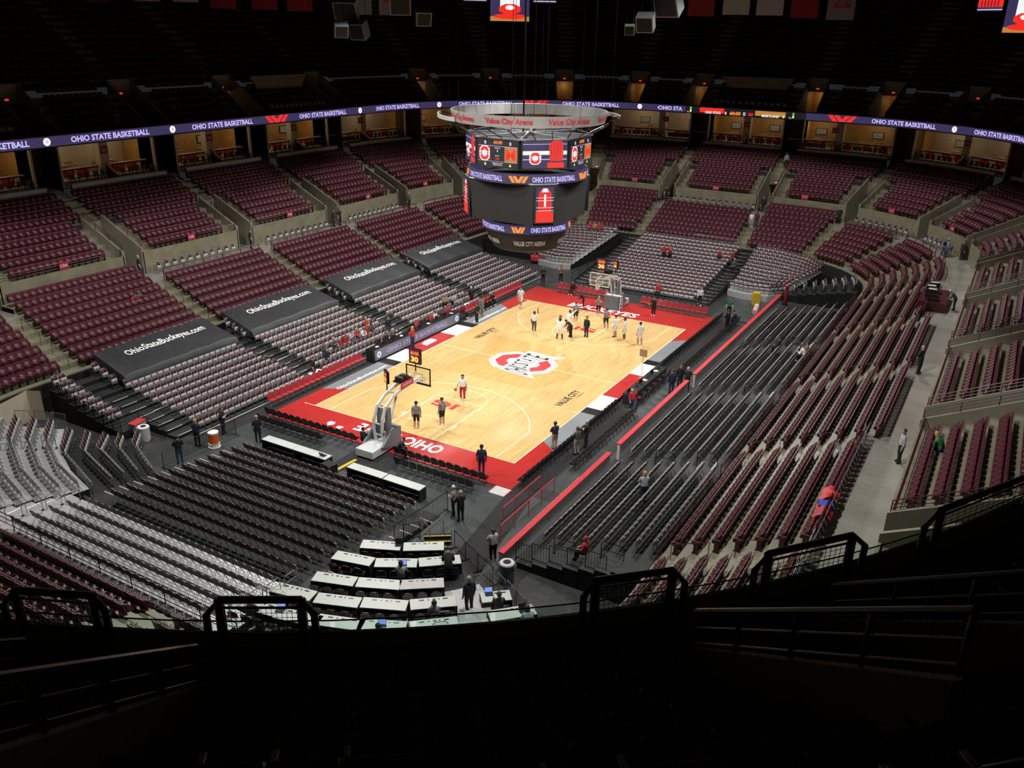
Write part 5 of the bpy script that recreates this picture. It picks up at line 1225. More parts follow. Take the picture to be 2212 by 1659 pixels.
# clothes on the walkway chairs, drum kit deck of the DJ
e = thing('jacket', 'red jacket draped over the walkway chairs', 'jacket', (-18.2, -25.25, WZ+.55)); m = MB(); m.grid([[(-.55+.11*i, -.35+.12*j, .28+.1*math.sin(i*1.1+j)-.9*max(0, abs(-.35+.12*j)-.15)+.05*math.cos(i*2.3)) for i in range(11)] for j in range(7)]); m.build('cloth', [M['redt']], e, smooth=True)
MB().tube([(-.5, .25, .1), (-.8, .35, -.2)], .07, 6).build('sleeve', [M['redt']], e)
e = thing('seat_cushion', 'blue seat cushion lying on the walkway chairs', 'cushion', (-19.05, -25.25, WZ+.6), .3); MB().box((0, 0, .12), (.5, .55, .1)).build('cushion_body', [mat('blue_fabric', (.02, .06, .45), .7)], e); MB().box((.0, .28, .12), (.3, .03, .04)).build('strap', [M['black']], e)
e = thing('jacket', 'dark red jacket folded over the nearest walkway chair', 'jacket', (-19.75, -25.3, WZ+.55)); m = MB(); m.grid([[(-.4+.1*i, -.35+.12*j, .22+.08*math.sin(i*1.5+j)-.9*max(0, abs(-.35+.12*j)-.15)) for i in range(9)] for j in range(7)]); m.build('cloth', [M['sign']], e, smooth=True); MB().tube([(-.4, .25, .0), (-.6, .3, -.3)], .06, 6).build('sleeve', [M['sign']], e)
e = thing('dj_platform', 'raised maroon railed platform for the DJ on the right walkway', 'platform', (17.5, -25.6, WZ)); MB().box((0, 0, .35), (4.2, 1.9, .7)).build('deck', [M['maroonr']], e)
rail('dj_platform_rail', 'maroon cross braced rail around the DJ platform', [(15.4, -26.6, WZ+.7), (15.4, -24.6, WZ+.7), (19.6, -24.6, WZ+.7)], .9, 'maroonr', 3, 1.0)
for k, (x, y) in enumerate(((16.2, -25.5), (17.2, -25.3), (18.3, -25.4))):
    e = thing('dj_case', f'black case of DJ equipment on the platform, {ORD[k]} from the near end', 'case', (x, y, WZ+.7), .1*k, 'DJ equipment'); MB().box((0, 0, .4), (.85, .7, .8)).build('case_body', [M['black']], e); MB().box((0, 0, .82), (.75, .6, .05)).build('console', [M['dark']], e); MB().box((-.25, 0, .86), (.2, .55, .03)).build('white_sheet', [M['white']], e)

# white drape and tunnel mouth at the near left corner, cart beside the risers
m = MB(); m.grid([[(x, y, z+.05*math.sin(i)) for z in (0, 1.0, 2.0)] for i, (x, y) in enumerate(((-29.2, 18.9), (-28.2, 19.9), (-27.2, 20.2), (-26.2, 20.6), (-25.4, 21.0), (-25.0, 20.2)))]); struct(m.build('wall_tunnel_drape', [M['cream']]), 'white tunnel wall in the near left corner')
e = thing('service_cart', 'red topped service cart beside the left riser steps', 'cart', (-23.3, 13.55, 0), R(10)); MB().box((0, 0, .85), (.95, .6, .05)).build('cart_top', [M['redt']], e); MB().box((0, 0, .45), (.85, .5, .7)).build('cart_body', [M['lgray']], e)
for sx in (-1, 1):
    for sy in (-1, 1): MB().tube([(sx*.35, sy*.22-.03, .06), (sx*.35, sy*.22+.03, .06)], .06, 8).build('wheel', [M['black']], e)
# ================================================================ people
def body_mesh(pose):
    """one continuous skinned figure facing +X, feet at z=0; slots: skin, shirt, forearm, trousers, shin, shoe"""
    J = dict(pelvis=(0, 0, .96), spine=(0, 0, 1.12), chest=(.0, 0, 1.32), neck0=(-.01, 0, 1.46), neck=(.0, 0, 1.53), head=(.025, 0, 1.64), crown=(.015, 0, 1.73), nose=(.125, 0, 1.63), chin=(.075, 0, 1.565))
    for s, n in ((1, 'l'), (-1, 'r')):
        J.update({'sh'+n: (0, s*.19, 1.41), 'el'+n: (-.03, s*.25, 1.12), 'wr'+n: (.05, s*.25, .86), 'hip'+n: (0, s*.1, .9), 'kn'+n: (.03, s*.11, .5), 'an'+n: (-.02, s*.11, .09), 'toe'+n: (.16, s*.13, .04), 'heel'+n: (-.07, s*.11, .04), 'ear'+n: (.01, s*.088, 1.635)})
    up_ = pose.get('up', {}); J.update({k: v for k, v in up_.items()})
    lean = pose.get('lean')
    if lean:
        px_, pz = J['pelvis'][0], J['pelvis'][2]; c, s_ = math.cos(lean), math.sin(lean)
        for k in ('spine', 'chest', 'neck0', 'neck', 'head', 'crown', 'nose', 'chin', 'shl', 'shr', 'earl', 'earr')+(('ell', 'elr', 'wrl', 'wrr') if pose.get('arms_follow', True) else ()):
            x, y, z = J[k]; dx, dz_ = x-px_, z-pz; J[k] = (px_+dx*c+dz_*s_, y, pz-dx*s_+dz_*c)
    RAD = dict(pelvis=.165, spine=.16, chest=.175, neck0=.085, neck=.06, head=.1, crown=.08, nose=.02, chin=.055, sh=.09, el=.058, wr=.038, hip=.125, kn=.08, an=.055, toe=.048, heel=.048, ear=.024)
    names = list(J); V = [Vector(J[n]) for n in names]; idx = {n: i for i, n in enumerate(names)}; E = []; slot = {}
    def e(a, b, sl): E.append((idx[a], idx[b])); slot[(idx[a], idx[b])] = sl
    e('pelvis', 'spine', 1); e('spine', 'chest', 1); e('chest', 'neck0', 1); e('neck0', 'neck', 0); e('neck', 'head', 0); e('head', 'crown', 0); e('head', 'nose', 0); e('neck', 'chin', 0)
    rad = [RAD.get(n, RAD.get(n[:-1], .05)) for n in names]
    for n in 'lr':
        e('chest', 'sh'+n, 1); e('sh'+n, 'el'+n, 1); e('el'+n, 'wr'+n, 2); e('pelvis', 'hip'+n, 3); e('hip'+n, 'kn'+n, 3); e('kn'+n, 'an'+n, 4); e('an'+n, 'toe'+n, 5); e('an'+n, 'heel'+n, 5); e('head', 'ear'+n, 0)
        w = Vector(J['wr'+n]); d = (w-Vector(J['el'+n])).normalized(); sd = d.cross(Vector((0, 0, 1))); sd = sd.normalized() if sd.length > .1 else Vector((0, 1, 0)); nn = sd.cross(d)
        pi = len(V); V.append(w+d*.07); rad.append(.034); E.append((idx['wr'+n], pi)); slot[(idx['wr'+n], pi)] = 0
        for k, (off, ln, cu) in enumerate(((-.03, .07, .2), (-.011, .08, .25), (.011, .078, .3), (.03, .062, .35))):
            b0 = V[pi]+d*.03+sd*off; k1 = b0+d*ln*.5+nn*-.006; k2 = k1+(d*(1-cu)-nn*cu)*ln*.5
            for p_ in (b0, k1, k2): V.append(p_); rad.append(.0095)
            q = len(V)-3
            for a_, b_ in ((pi, q), (q, q+1), (q+1, q+2)): E.append((a_, b_)); slot[(a_, b_)] = 0
        t0 = w+d*.045+sd*-.035*(1 if n == 'l' else -1); V.append(t0); rad.append(.011); V.append(t0+d*.04-sd*.02*(1 if n == 'l' else -1)-nn*.01); rad.append(.0095); q = len(V)-2
        for a_, b_ in ((pi, q), (q, q+1)): E.append((a_, b_)); slot[(a_, b_)] = 0
    me = bpy.data.meshes.new('b'); me.from_pydata([tuple(v) for v in V], E, []); o = bpy.data.objects.new('b', me); COL.objects.link(o)
    o.modifiers.new('s', 'SKIN'); sv = me.skin_vertices[0].data
    for i, r in enumerate(rad): sv[i].radius = (r, r)
    sv[idx['pelvis']].use_root = True
    sub = o.modifiers.new('u', 'SUBSURF'); sub.levels = 2; sub.render_levels = 2
    dg = bpy.context.evaluated_depsgraph_get(); ev = o.evaluated_get(dg); m2 = ev.to_mesh()
    co = np.array([v.co[:] for v in m2.vertices]); F = [tuple(p.vertices) for p in m2.polygons]; ev.to_mesh_clear()
    bpy.data.objects.remove(o); bpy.data.meshes.remove(me)
    cen = np.array([co[list(f)].mean(0) for f in F]); best = np.full(len(F), 1e9); sl = np.zeros(len(F), int)
    for (a, b) in E:
        A, B = np.array(V[a]), np.array(V[b]); ab = B-A; t = np.clip(((cen-A)@ab)/max(ab@ab, 1e-9), 0, 1)
        d = np.linalg.norm(cen-(A+t[:, None]*ab), axis=1)-(rad[a]*(1-t)+rad[b]*t)*.9
        w = d < best; best[w] = d[w]; sl[w] = slot[(a, b)]
    hips = (cen[:, 2] < J['pelvis'][2]+.02) & (sl == 1) if not pose.get('sit') else ((cen[:, 2] < J['pelvis'][2]+.0) & (sl == 1) & (np.abs(cen[:, 1]) < .2))
    sl[hips & (np.abs(cen[:, 1]) < .19)] = 3
    body = bpy.data.meshes.new('body'); body.from_pydata([tuple(c) for c in co], [], F)
    for k in range(6): body.materials.append(M['white'])
    body.polygons.foreach_set('material_index', sl.astype(np.int32)); body.polygons.foreach_set('use_smooth', [True]*len(F)); body.update()
    # hair cap and eyes, placed on the posed head
    h, cr_, ns = Vector(J['head']), Vector(J['crown']), Vector(J['nose']); upv = (cr_-h).normalized(); fwd = (ns-h); fwd = (fwd-upv*fwd.dot(upv)).normalized(); sdv = upv.cross(fwd)
    hair = MB()
    def hb(long):
        m = MB(); rows = []
        for i in range(7):
            ph = PI*.5*i/6*1.1; r = .112*math.sin(min(ph, PI/2))+.0001; zz = .112*math.cos(ph)
            rows.append([h+upv*(.05+zz-(.07*long if i == 6 else 0)+(.05 if i > 3 and True else 0)*0)+fwd*(r*math.cos(t)*(1 if math.cos(t) < 0 else .8)-.012)+upv*(.045*max(0, math.cos(t))*(i/6)**2)+sdv*(r*math.sin(t)) for t in [2*PI*k/12 for k in range(12)]])
        if long > 1: rows.append([p-upv*.16 if (p-h).dot(fwd) < .02 else p for p in rows[-1]])
        m.grid(rows, 0, True); return m.mesh('hair', [M['black']], True)
    ey = MB()
    for s in (-1, 1): ey.ball(tuple(h+fwd*.088+sdv*s*.034+upv*.012), .013, 6, 4)
    ey.tube([h+fwd*.094+sdv*-.022-upv*.05, h+fwd*.098-upv*.052, h+fwd*.094+sdv*.022-upv*.05], .006, 4)
    return body, hb(0), hb(2), ey.mesh('face_features', [M['black']])
SIT = {'pelvis': (0, 0, .52), 'spine': (.0, 0, .68), 'chest': (.02, 0, .88), 'neck0': (.01, 0, 1.02), 'neck': (.02, 0, 1.09), 'head': (.045, 0, 1.2), 'crown': (.035, 0, 1.29), 'nose': (.145, 0, 1.19), 'chin': (.095, 0, 1.125), 'earl': (.03, .088, 1.195), 'earr': (.03, -.088, 1.195)}
for s, n in ((1, 'l'), (-1, 'r')): SIT.update({'sh'+n: (.02, s*.19, .97), 'el'+n: (.08, s*.25, .7), 'wr'+n: (.32, s*.14, .64), 'hip'+n: (.04, s*.1, .5), 'kn'+n: (.45, s*.12, .5), 'an'+n: (.42, s*.12, .09), 'toe'+n: (.6, s*.13, .04), 'heel'+n: (.37, s*.12, .04)})
def sp(**k): d = dict(SIT); d.update(k); return d
POSES = {
    'stand': {}, 'back': {'up': {'ell': (-.12, .27, 1.14), 'wrl': (-.17, .1, .92), 'elr': (-.12, -.27, 1.14), 'wrr': (-.17, -.08, .9)}},
    'fold': {'up': {'ell': (.1, .26, 1.14), 'wrl': (.2, -.02, 1.16), 'elr': (.1, -.26, 1.14), 'wrr': (.2, .04, 1.2)}},
    'walk': {'up': {'knl': (.2, .1, .52), 'anl': (.28, .1, .12), 'toel': (.45, .12, .08), 'heell': (.22, .1, .06), 'knr': (-.08, -.1, .5), 'anr': (-.35, -.1, .14), 'toer': (-.22, -.11, .04), 'heelr': (-.42, -.1, .12), 'ell': (-.14, .25, 1.14), 'wrl': (-.12, .24, .88), 'elr': (.06, -.25, 1.13), 'wrr': (.22, -.22, .92)}},
    'shoot': {'up': {'ell': (.2, .24, 1.52), 'wrl': (.12, .1, 1.8), 'elr': (.2, -.24, 1.52), 'wrr': (.12, -.1, 1.8), 'anl': (-.02, .22, .09), 'toel': (.15, .26, .04), 'heell': (-.07, .21, .04), 'knl': (.05, .17, .5), 'anr': (-.02, -.22, .09), 'toer': (.15, -.26, .04), 'heelr': (-.07, -.21, .04), 'knr': (.05, -.17, .5)}},
    'wave': {'up': {'elr': (.05, -.3, 1.62), 'wrr': (.1, -.26, 1.9)}}, 'reach': {'up': {'elr': (.2, -.3, 1.62), 'wrr': (.38, -.4, 1.85)}, 'lean': .1, 'arms_follow': False},
    'dribble': {'up': {'elr': (.06, -.3, 1.14), 'wrr': (.28, -.3, .98), 'knl': (.1, .13, .5), 'knr': (-.02, -.13, .5), 'anr': (-.12, -.14, .09), 'toer': (.05, -.16, .04), 'heelr': (-.18, -.13, .04)}},
    'bend': {'lean': .75, 'up': {'ell': (.18, .25, 1.2), 'wrl': (.4, .2, 1.28), 'elr': (.18, -.25, 1.2), 'wrr': (.4, -.2, 1.28)}},
    'camera': {'up': {'ell': (.15, .24, 1.25), 'wrl': (.26, .06, 1.5), 'elr': (.15, -.24, 1.25), 'wrr': (.26, -.08, 1.5)}},
    'sit': {'sit': 1, 'up': dict(SIT)}, 'sitfold': {'sit': 1, 'up': sp(wrl=(.22, -.05, .8), wrr=(.22, .06, .83))},
    'sitlean': {'sit': 1, 'up': sp(ell=(.3, .24, .62), wrl=(.44, .05, .68), elr=(.3, -.24, .62), wrr=(.44, -.05, .68)), 'lean': .45, 'arms_follow': False},
    'sitphone': {'sit': 1, 'up': sp(ell=(.16, .23, .72), wrl=(.33, .06, .92), elr=(.16, -.23, .72), wrr=(.33, -.06, .92))},
    'sittype': {'sit': 1, 'up': sp(ell=(.16, .24, .72), wrl=(.42, .16, .76), elr=(.16, -.24, .72), wrr=(.42, -.16, .76))}}
BM = {k: body_mesh(v) for k, v in POSES.items()}
_cm = {}
def cm(c, r=.8):
    k = (tuple(c), r)
    if k not in _cm: _cm[k] = mat('fabric_%d' % len(_cm), c, r, 0, .12, 12)
    return _cm[k]
SK = [(.42, .24, .17), (.30, .16, .1), (.13, .065, .04), (.07, .035, .022)]
HR = {'b': (.008, .006, .005), 'n': (.05, .025, .012), 'g': (.3, .29, .28), 'y': (.38, .25, .1), 'r': (.4, .02, .03), 'w': (.5, .5, .48)}
C = dict(w=(.72, .72, .74), k=(.008, .008, .01), g=(.19, .19, .2), r=(.42, .02, .025), n=(.012, .016, .05), kh=(.32, .26, .17), j=(.03, .06, .14), m=(.12, .015, .03), lg=(.36, .38, .42), v=(.2, .17, .26), gr=(.02, .2, .08), t=(.33, .2, .12), dg=(.06, .065, .07), pk=(.6, .36, .36))
def person(label, x, y, z, face, pose='stand', top='w', bot='k', shoe='w', skin=0, hair='b', long_=0, sleeve='long', legs='long', h=1.0, group=None):
    b, h0, h2, ey = BM[pose]; e = thing('person', label, 'person', (x, y, z), R(face), group); e.scale = (h, h, h)
    o = link('body', b, e); sk = cm(SK[skin], .55)
    ms = [sk, cm(C[top]), cm(C[top]) if sleeve == 'long' else sk, cm(C[bot]), cm(C[bot]) if legs == 'long' else sk, cm(C[shoe])]
    if isinstance(sleeve, tuple): ms[2] = cm(C[sleeve[0]])
    for i, mm in enumerate(ms): o.material_slots[i].link = 'OBJECT'; o.material_slots[i].material = mm
    q = link('hair', h2 if long_ else h0, e); q.material_slots[0].link = 'OBJECT'; q.material_slots[0].material = cm(HR[hair], .7)
    link('face_features', ey, e); return e
P_ = person
# players and coaches on the court
P_('person in white uniform walking along the far left corner of the court', 12.1, 7.2, 0, 200, 'walk', 'w', 'w', 'w', 0, 'n', sleeve='s', legs='s', h=1.06)
P_('person in white tee and dark trousers raising one arm by the far arc', 6.7, 2.8, 0, 10, 'wave', 'w', 'dg', 'w', 2, 'b', sleeve='s')
P_('player in white long sleeves holding a ball above the head', 6.1, .1, 0, 20, 'shoot', 'w', 'w', 'w', 3, 'b', legs='s', h=1.05)
P_('player in white long sleeves reaching up with one arm', 8.2, .35, 0, -30, 'reach', 'w', 'w', 'w', 2, 'b', legs='s', h=1.08)
P_('person in gray tee and black shorts with back to camera in the far lane', 11.0, 1.1, 0, 40, 'stand', 'g', 'k', 'w', 0, 'n', sleeve='s', legs='s')
P_('man in black bending forward at the far free throw circle', 7.2, -.35, 0, 150, 'bend', 'k', 'k', 'k', 1, 'b')
P_('man in black suit standing in the far free throw circle', 7.95, -1.4, 0, 170, 'stand', 'k', 'k', 'k', 0, 'n')
P_('photographer in black sitting on the red chairs at the far baseline', 18.35, 5.1, 0, 180, 'sitphone', 'k', 'k', 'w', 0, 'b')
P_('person in black standing on the red floor under the far basket', 15.15, 2.4, 0, 120, 'bend', 'k', 'k', 'w', 2, 'b', h=.9)
P_('person in gray tee and black shorts passing under the far basket', 13.65, .2, 0, 190, 'camera', 'g', 'k', 'w', 0, 'y', sleeve='s', legs='s')
P_('person in gray tee and black shorts holding a ball at the far lane line', 10.8, -1.85, 0, 60, 'dribble', 'g', 'k', 'w', 1, 'b', sleeve='s', legs='s')
for k, (x, y, f, lab) in enumerate(((9.2, -3.4, 80, 'left of the three'), (9.0, -4.3, 95, 'middle of the three'), (8.6, -5.8, 45, 'right of the three, holding a ball'))): P_(f'player in white long sleeves and shorts, {lab}', x, y, 0, f, 'dribble' if k == 2 else 'stand', 'w', 'w', 'k' if k == 0 else 'w', (0, 2, 0)[k], 'b', legs='s', h=1.07, group='players in white')
P_('photographer in black standing on the red far baseline', 16.3, -3.9, 0, 175, 'camera', 'k', 'k', 'w', 1, 'b')
P_('person in red shirt sitting among the gray chairs behind the far baseline', 22.0, -2.1, .1, 180, 'sit', 'r', 'k', 'k', 0, 'r')
P_('person in red shirt and jeans sitting behind the far backboard', 22.0, 2.4, .1, 180, 'sit', 'r', 'j', 'k', 0, 'r')
P_('person in white tee walking down the far riser stairs', 21.6, -6.3, .0, 200, 'walk', 'w', 'k', 'w', 0, 'n')
P_('player in white tee and red trousers with a ball at the near free throw line', -8.35, -.1, 0, 200, 'dribble', 'w', 'r', 'w', 0, 'b', sleeve='s', h=1.05)
P_('person in gray tee and black shorts nearest the near goal, back turned', -13.55, -.1, 0, 30, 'stand', 'g', 'k', 'w', 0, 'b', sleeve='s', legs='s', h=1.04)
P_('person in gray tee and black shorts standing on the near restricted arc', -12.2, -1.1, 0, 75, 'stand', 'g', 'k', 'w', 0, 'n', sleeve='s', legs='s', h=1.04)
P_('man in navy polo standing on the red corner of the near baseline', -16.4, -6.7, 0, 30, 'stand', 'n', 'n', 'k', 1, 'b', sleeve='s', h=1.03)
P_('man in dark jacket and khakis with folded arms at the right sideline corner', -11.4, -8.7, 0, 60, 'fold', 'n', 'kh', 'k', 2, 'b')
P_('man in dark sweater and khakis beside the right sideline chairs', -11.35, -10.15, 0, 60, 'fold', 'dg', 'kh', 'k', 1, 'n')
P_('gray haired usher in dark vest leaning by the right sideline chairs', -10.2, -10.2, 0, 100, 'fold', 'k', 'k', 'k', 0, 'g', sleeve=('lg',))
P_('man in red sweater and jeans walking beside the media table', -4.0, -10.55, 0, 210, 'walk', 'r', 'j', 'w', 0, 'n')
P_('man in navy suit standing beyond the media table', .5, -11.55, 0, 45, 'stand', 'n', 'n', 'k', 0, 'n')
P_('man in black suit talking beyond the media table', 1.7, -11.7, 0, 225, 'stand', 'k', 'k', 'k', 0, 'n')
P_('gray haired usher in black vest standing in the gap of the red topped wall', 1.5, -12.3, 0, 200, 'back', 'k', 'k', 'k', 0, 'g', sleeve=('lg',))
P_('usher in black vest standing on the right walkway beside the maroon seats', 1.2, -26.5, WZ, 250, 'back', 'k', 'k', 'k', 0, 'g', sleeve=('lg',))
P_('man in dark clothes and pale cap working at the DJ platform', 16.7, -27.1, WZ, 90, 'bend', 'dg', 'k', 'k', 0, 'w', h=.95)
P_('usher in black standing by the far right walkway wall', 34.3, -26.2, WZ, 140, 'stand', 'k', 'k', 'k', 0, 'n')
P_('person in blue jeans standing on the far right walkway', 34.6, -24.9, WZ, 110, 'stand', 'v', 'j', 'k', 0, 'g')
P_('person in dark top bending beside the far right walkway wall', 35.4, -24.6, WZ, 200, 'bend', 'dg', 'j', 'k', 0, 'b')
P_('person wearing a tall green hat and backpack by the far right floor', 19.8, -9.6, 0, 200, 'stand', 'gr', 'k', 'k', 0, 'n', sleeve=('w',))
P_('usher in black vest standing on the carpet at the far right corner', 16.1, -10.6, 0, 60, 'fold', 'k', 'k', 'k', 0, 'n', sleeve=('lg',))
P_('person in dark jacket sitting at the far end of the right sideline', 17.9, -10.9, 0, 90, 'sitlean', 'n', 'n', 'k', 0, 'b')
P_('woman in white hoodie standing in the near right riser seats', -16.3, -16.3, RZ[4], 45, 'fold', 'lg', 'n', 'k', 0, 'y', 1)
P_('person in white shirt sitting high in the right riser seats', 7.1, RY[7], RZ[7], 90, 'sitlean', 'w', 'k', 'w', 0, 'b')
P_('person in brown top sitting beside the white shirt in the right risers', 7.75, RY[7], RZ[7], 90, 'sitphone', 't', 'k', 'k', 0, 'n')
P_('person in black sitting in the middle of the right riser seats', 9.6, RY[4], RZ[4], 90, 'sit', 'k', 'k', 'k', 1, 'b')
P_('usher in gray shirt with crossed arms behind the near riser, left of a pair', -20.95, -7.9, 0, 120, 'fold', 'g', 'k', 'k', 0, 'w')
P_('usher in black vest behind the near riser, right of a pair', -21.2, -8.5, 0, 60, 'fold', 'k', 'k', 'k', 0, 'y', sleeve=('lg',))
P_('woman in pale loose shirt standing alone in the tunnel by the trash can', -23.35, -11.75, 0, 60, 'fold', 'lg', 'k', 'w', 0, 'n', 0)
P_('person in red shirt and red cap sitting behind the black riser fence', -22.3, -16.0, RZ[3], 95, 'sit', 'r', 'k', 'k', 0, 'r')
P_('usher in dark jacket and blue skirt looking up at the near left fence', -25.1, 7.6, .45, 60, 'fold', 'k', 'j', 'k', 0, 'n')
P_('usher in dark vest beside the orange drum', -22.5, 9.3, 0, 20, 'fold', 'n', 'k', 'k', 0, 'y', 1, sleeve=('lg',))
P_('usher in dark vest with crossed arms in front of the gray chairs', -20.5, 9.35, 0, 300, 'fold', 'k', 'k', 'k', 0, 'n', sleeve=('lg',))
P_('usher in black vest with back turned at the left end of the baseline tables', -20.2, 6.7, 0, 40, 'stand', 'k', 'k', 'k', 0, 'y', sleeve=('lg',))
# ushers and fans in the stands
P_('usher in black vest and gray shirt by the first tunnel of the left stand', -10.3, 29.2, WZ, 330, 'stand', 'k', 'k', 'k', 0, 'g', sleeve=('lg',))
P_('usher in black vest and pale shirt by the second tunnel of the left stand', 1.3, 29.1, WZ, 330, 'stand', 'k', 'k', 'k', 0, 'n', sleeve=('lg',))
P_('usher in dark suit by the third tunnel of the left stand', 12.6, 29.3, WZ, 300, 'stand', 'k', 'k', 'k', 0, 'n')
P_('usher in pale sleeves right of the third left tunnel', 13.4, 29.2, WZ, 270, 'stand', 'k', 'k', 'k', 0, 'n', sleeve=('lg',))
P_('usher standing by the fourth tunnel of the left stand', 24.6, 28.9, WZ, 260, 'stand', 'dg', 'k', 'k', 0, 'g')
P_('fan in red sweater sitting in the first left section', -13.9, 25.6, 3.39, 275, 'sitlean', 'r', 'j', 'w', 0, 'n')
P_('fan in gray sweater sitting beside the fan in red in the first left section', -13.3, 25.6, 3.39, 265, 'sitphone', 'dg', 'j', 'w', 0, 'n', 1)
P_('person in white shirt standing high in the far aisle near the suites', 52.3, -5.3, 8.7, 200, 'walk', 'lg', 'k', 'k', 0, 'n')
P_('fan in red and white top and jeans standing in the far right aisle', 41.5, -4.9, 3.5, 190, 'stand', 'w', 'lg', 'w', 0, 'n', sleeve=('r',))
P_('fan in dark red top and jeans standing in the far right aisle', 42.1, -5.3, 3.5, 200, 'stand', 'm', 'j', 'k', 0, 'n', 1)
for k, (x, y) in enumerate(((30.55, .8), (30.5, .1), (32.0, -4.6), (32.0, -5.9))): P_(f'band member in red shirt in the far gray seats, {ORD[k]} from the left', x, y, FZ[11]+.02, (200, 160, 190, 250)[k], ('stand', 'camera', 'camera', 'stand')[k], 'r', 'k', 'k', 0, 'n', sleeve='s', group='band members in red')
P_('person in dark jacket sitting at the right edge of the far gray seats', 31.3, -6.4, 1.1, 180, 'sit', 'dg', 'k', 'k', 0, 'g')
for k in range(3): P_(f'fan in dark jacket low in the far maroon seats, {ORD[k]} from the left', 39.2, 9.2-.6*k, 2.0, 180, 'sit', 'k', 'k', 'k', 0, 'n', group='dark clad fans')
for k in range(3): P_(f'fan in the far left seats under the scoreboard, {ORD[k]} from the left', 35.6, 11.6-.55*k, 2.0, 190, 'sit', 'r' if k != 1 else 't', 'k', 'k', 0, 'n', group='red clad fans')
P_('usher in black by the far end tunnel of the 111 section', 46.2, 6.8, WZ, 200, 'stand', 'k', 'k', 'k', 0, 'n', sleeve=('lg',))
P_('usher in black by the far end tunnel of the 114 section', 46.2, -4.8, WZ, 200, 'stand', 'k', 'k', 'k', 0, 'n')
P_('usher in black by the tunnel in the far right corner', 44.6, -13.4, WZ, 190, 'stand', 'k', 'k', 'k', 0, 'n')
P_('man sitting with blond hair in the right stand above the walkway', -14.2, -28.9, UZ0, 70, 'sitlean', 'gr', 'j', 'k', 0, 'y', 1)
P_('usher leaning on the wall of the right walkway', -11.9, -27.2, WZ, 110, 'stand', 'lg', 'k', 'k', 0, 'n')
# team bench and scorer table staff
bx = [(-4.1, 'k'), (-3.1, 'k'), (-2.4, 'k'), (.9, 'r'), (1.5, 'k'), (2.1, 'k'), (2.9, 'r'), (3.5, 'w'), (4.3, 'k'), (5.0, 'r'), (5.5, 'r')]
for k, (x, c) in enumerate(bx): P_(f'{ {"k": "dark clad", "r": "red clad", "w": "white clad"}[c]} person seated behind the scorer table, {ORD[k]} from the near end', x, 10.55, .0, 270, ('sittype', 'sit', 'sitlean')[k % 3], c, 'k' if k % 2 else 'n', 'k', k % 2, ('g', 'n', 'b')[k % 3], group='people behind the scorer table')
P_('woman in red top and dark trousers standing in front of the scorer table', -1.9, 8.85, 0, 90, 'fold', 'r', 'n', 'k', 0, 'y', 1)
P_('man in black seen from behind standing at the first riser aisle', -1.4, 11.6, .17, 250, 'back', 'k', 'dg', 'k', 0, 'n')
P_('person in black trousers bending over behind the team bench', 7.2, 11.3, .17, 290, 'bend', 'lg', 'k', 'k', 0, 'n')
P_('person with long orange hair standing behind the bench', 6.3, 11.5, .17, 250, 'fold', 't', 'k', 'k', 0, 'y', 1)
P_('man in black and white standing behind the orange bench coolers', 9.7, 10.95, .1, 260, 'stand', 'k', 'k', 'k', 0, 'w')
P_('player in gray standing at the bench with back to camera', 7.9, 8.7, 0, 80, 'stand', 'g', 'g', 'w', 2, 'b', h=1.06)
P_('staff member in black standing beside the white sideline lettering', 6.05, 8.0, 0, 90, 'back', 'k', 'k', 'w', 0, 'n', sleeve='s')
for k, (x, c, b) in enumerate(((6.6, 'm', 'k'), (9.1, 'g', 'kh'), (9.8, 'r', 'k'), (10.4, 'r', 'k'), (11.1, 'k', 'k'))): P_(f'{ {"m": "maroon", "g": "gray", "r": "red", "k": "black suited"}[c]} figure sitting on the team bench, {ORD[k]} from the near end', x, 9.8, 0, 270, 'sitlean' if k else 'sitphone', c, b, 'w', (0, 2, 0, 0, 0)[k], 'n', group='people on the team bench')
for k, (x, r, c) in enumerate(((-8.7, 1, 'n'), (-8.1, 2, 'dg'), (-6.9, 2, 'dg'), (-6.2, 2, 'r'), (-5.6, 2, 'r'), (-4.9, 2, 'lg'), (-4.3, 2, 'r'), (-3.7, 2, 'w'), (-3.1, 2, 'r'), (-2.5, 2, 'dg'), (-2.2, 3, 'r'))): P_(f'fan in {dict(n="navy", dg="dark gray", r="red", lg="pale gray", w="white")[c]} in the gray sideline chairs, {ORD[k]} from near end', x, LY[r]+.15, LZ[r], 270, ('sit', 'sitphone', 'sitfold', 'sitlean')[k % 4], c, 'j' if k % 2 else 'k', 'w', 0, ('n', 'b', 'y', 'n')[k % 4], int(k % 3 == 0), group='fans in the sideline chairs')
P_('usher in black at the first riser aisle beside the red chairs', -11.1, 10.6, .05, 300, 'stand', 'k', 'k', 'k', 0, 'n', sleeve=('lg',))
# press
P_('reporter in pale blue shirt typing in the second press row', -27.75, -9.75, .47, R(1)*0+33, 'sittype', 'lg', 'j', 'k', 2, 'b')
P_('man in black leaning over the right table of the second press row', -26.45, -11.35, .47, 35, 'bend', 'k', 'k', 'k', 0, 'n')
P_('reporter in purple sweater with hands at the face in the fourth press row', -29.75, -12.95, .91, 40, 'sitphone', 'v', 'k', 'k', 0, 'b')
P_('man in blue plaid shirt standing on the press steps', -28.15, -13.55, .9, 60, 'stand', 'n', 'k', 'k', 0, 'g')
P_('reporter in gray sweater sitting at the small press table', -27.6, -14.65, .65, 41, 'sittype', 'dg', 'k', 'k', 0, 'n')
P_('woman with long brown hair sitting at the rightmost press table', -28.1, -16.35, .85, 46, 'sitlean', 'lg', 'k', 'k', 0, 'n', 1)
P_('man with short hair working at a laptop in the back press row', -32.25, -12.15, 1.15, 30, 'sittype', 'dg', 'k', 'k', 0, 'n')
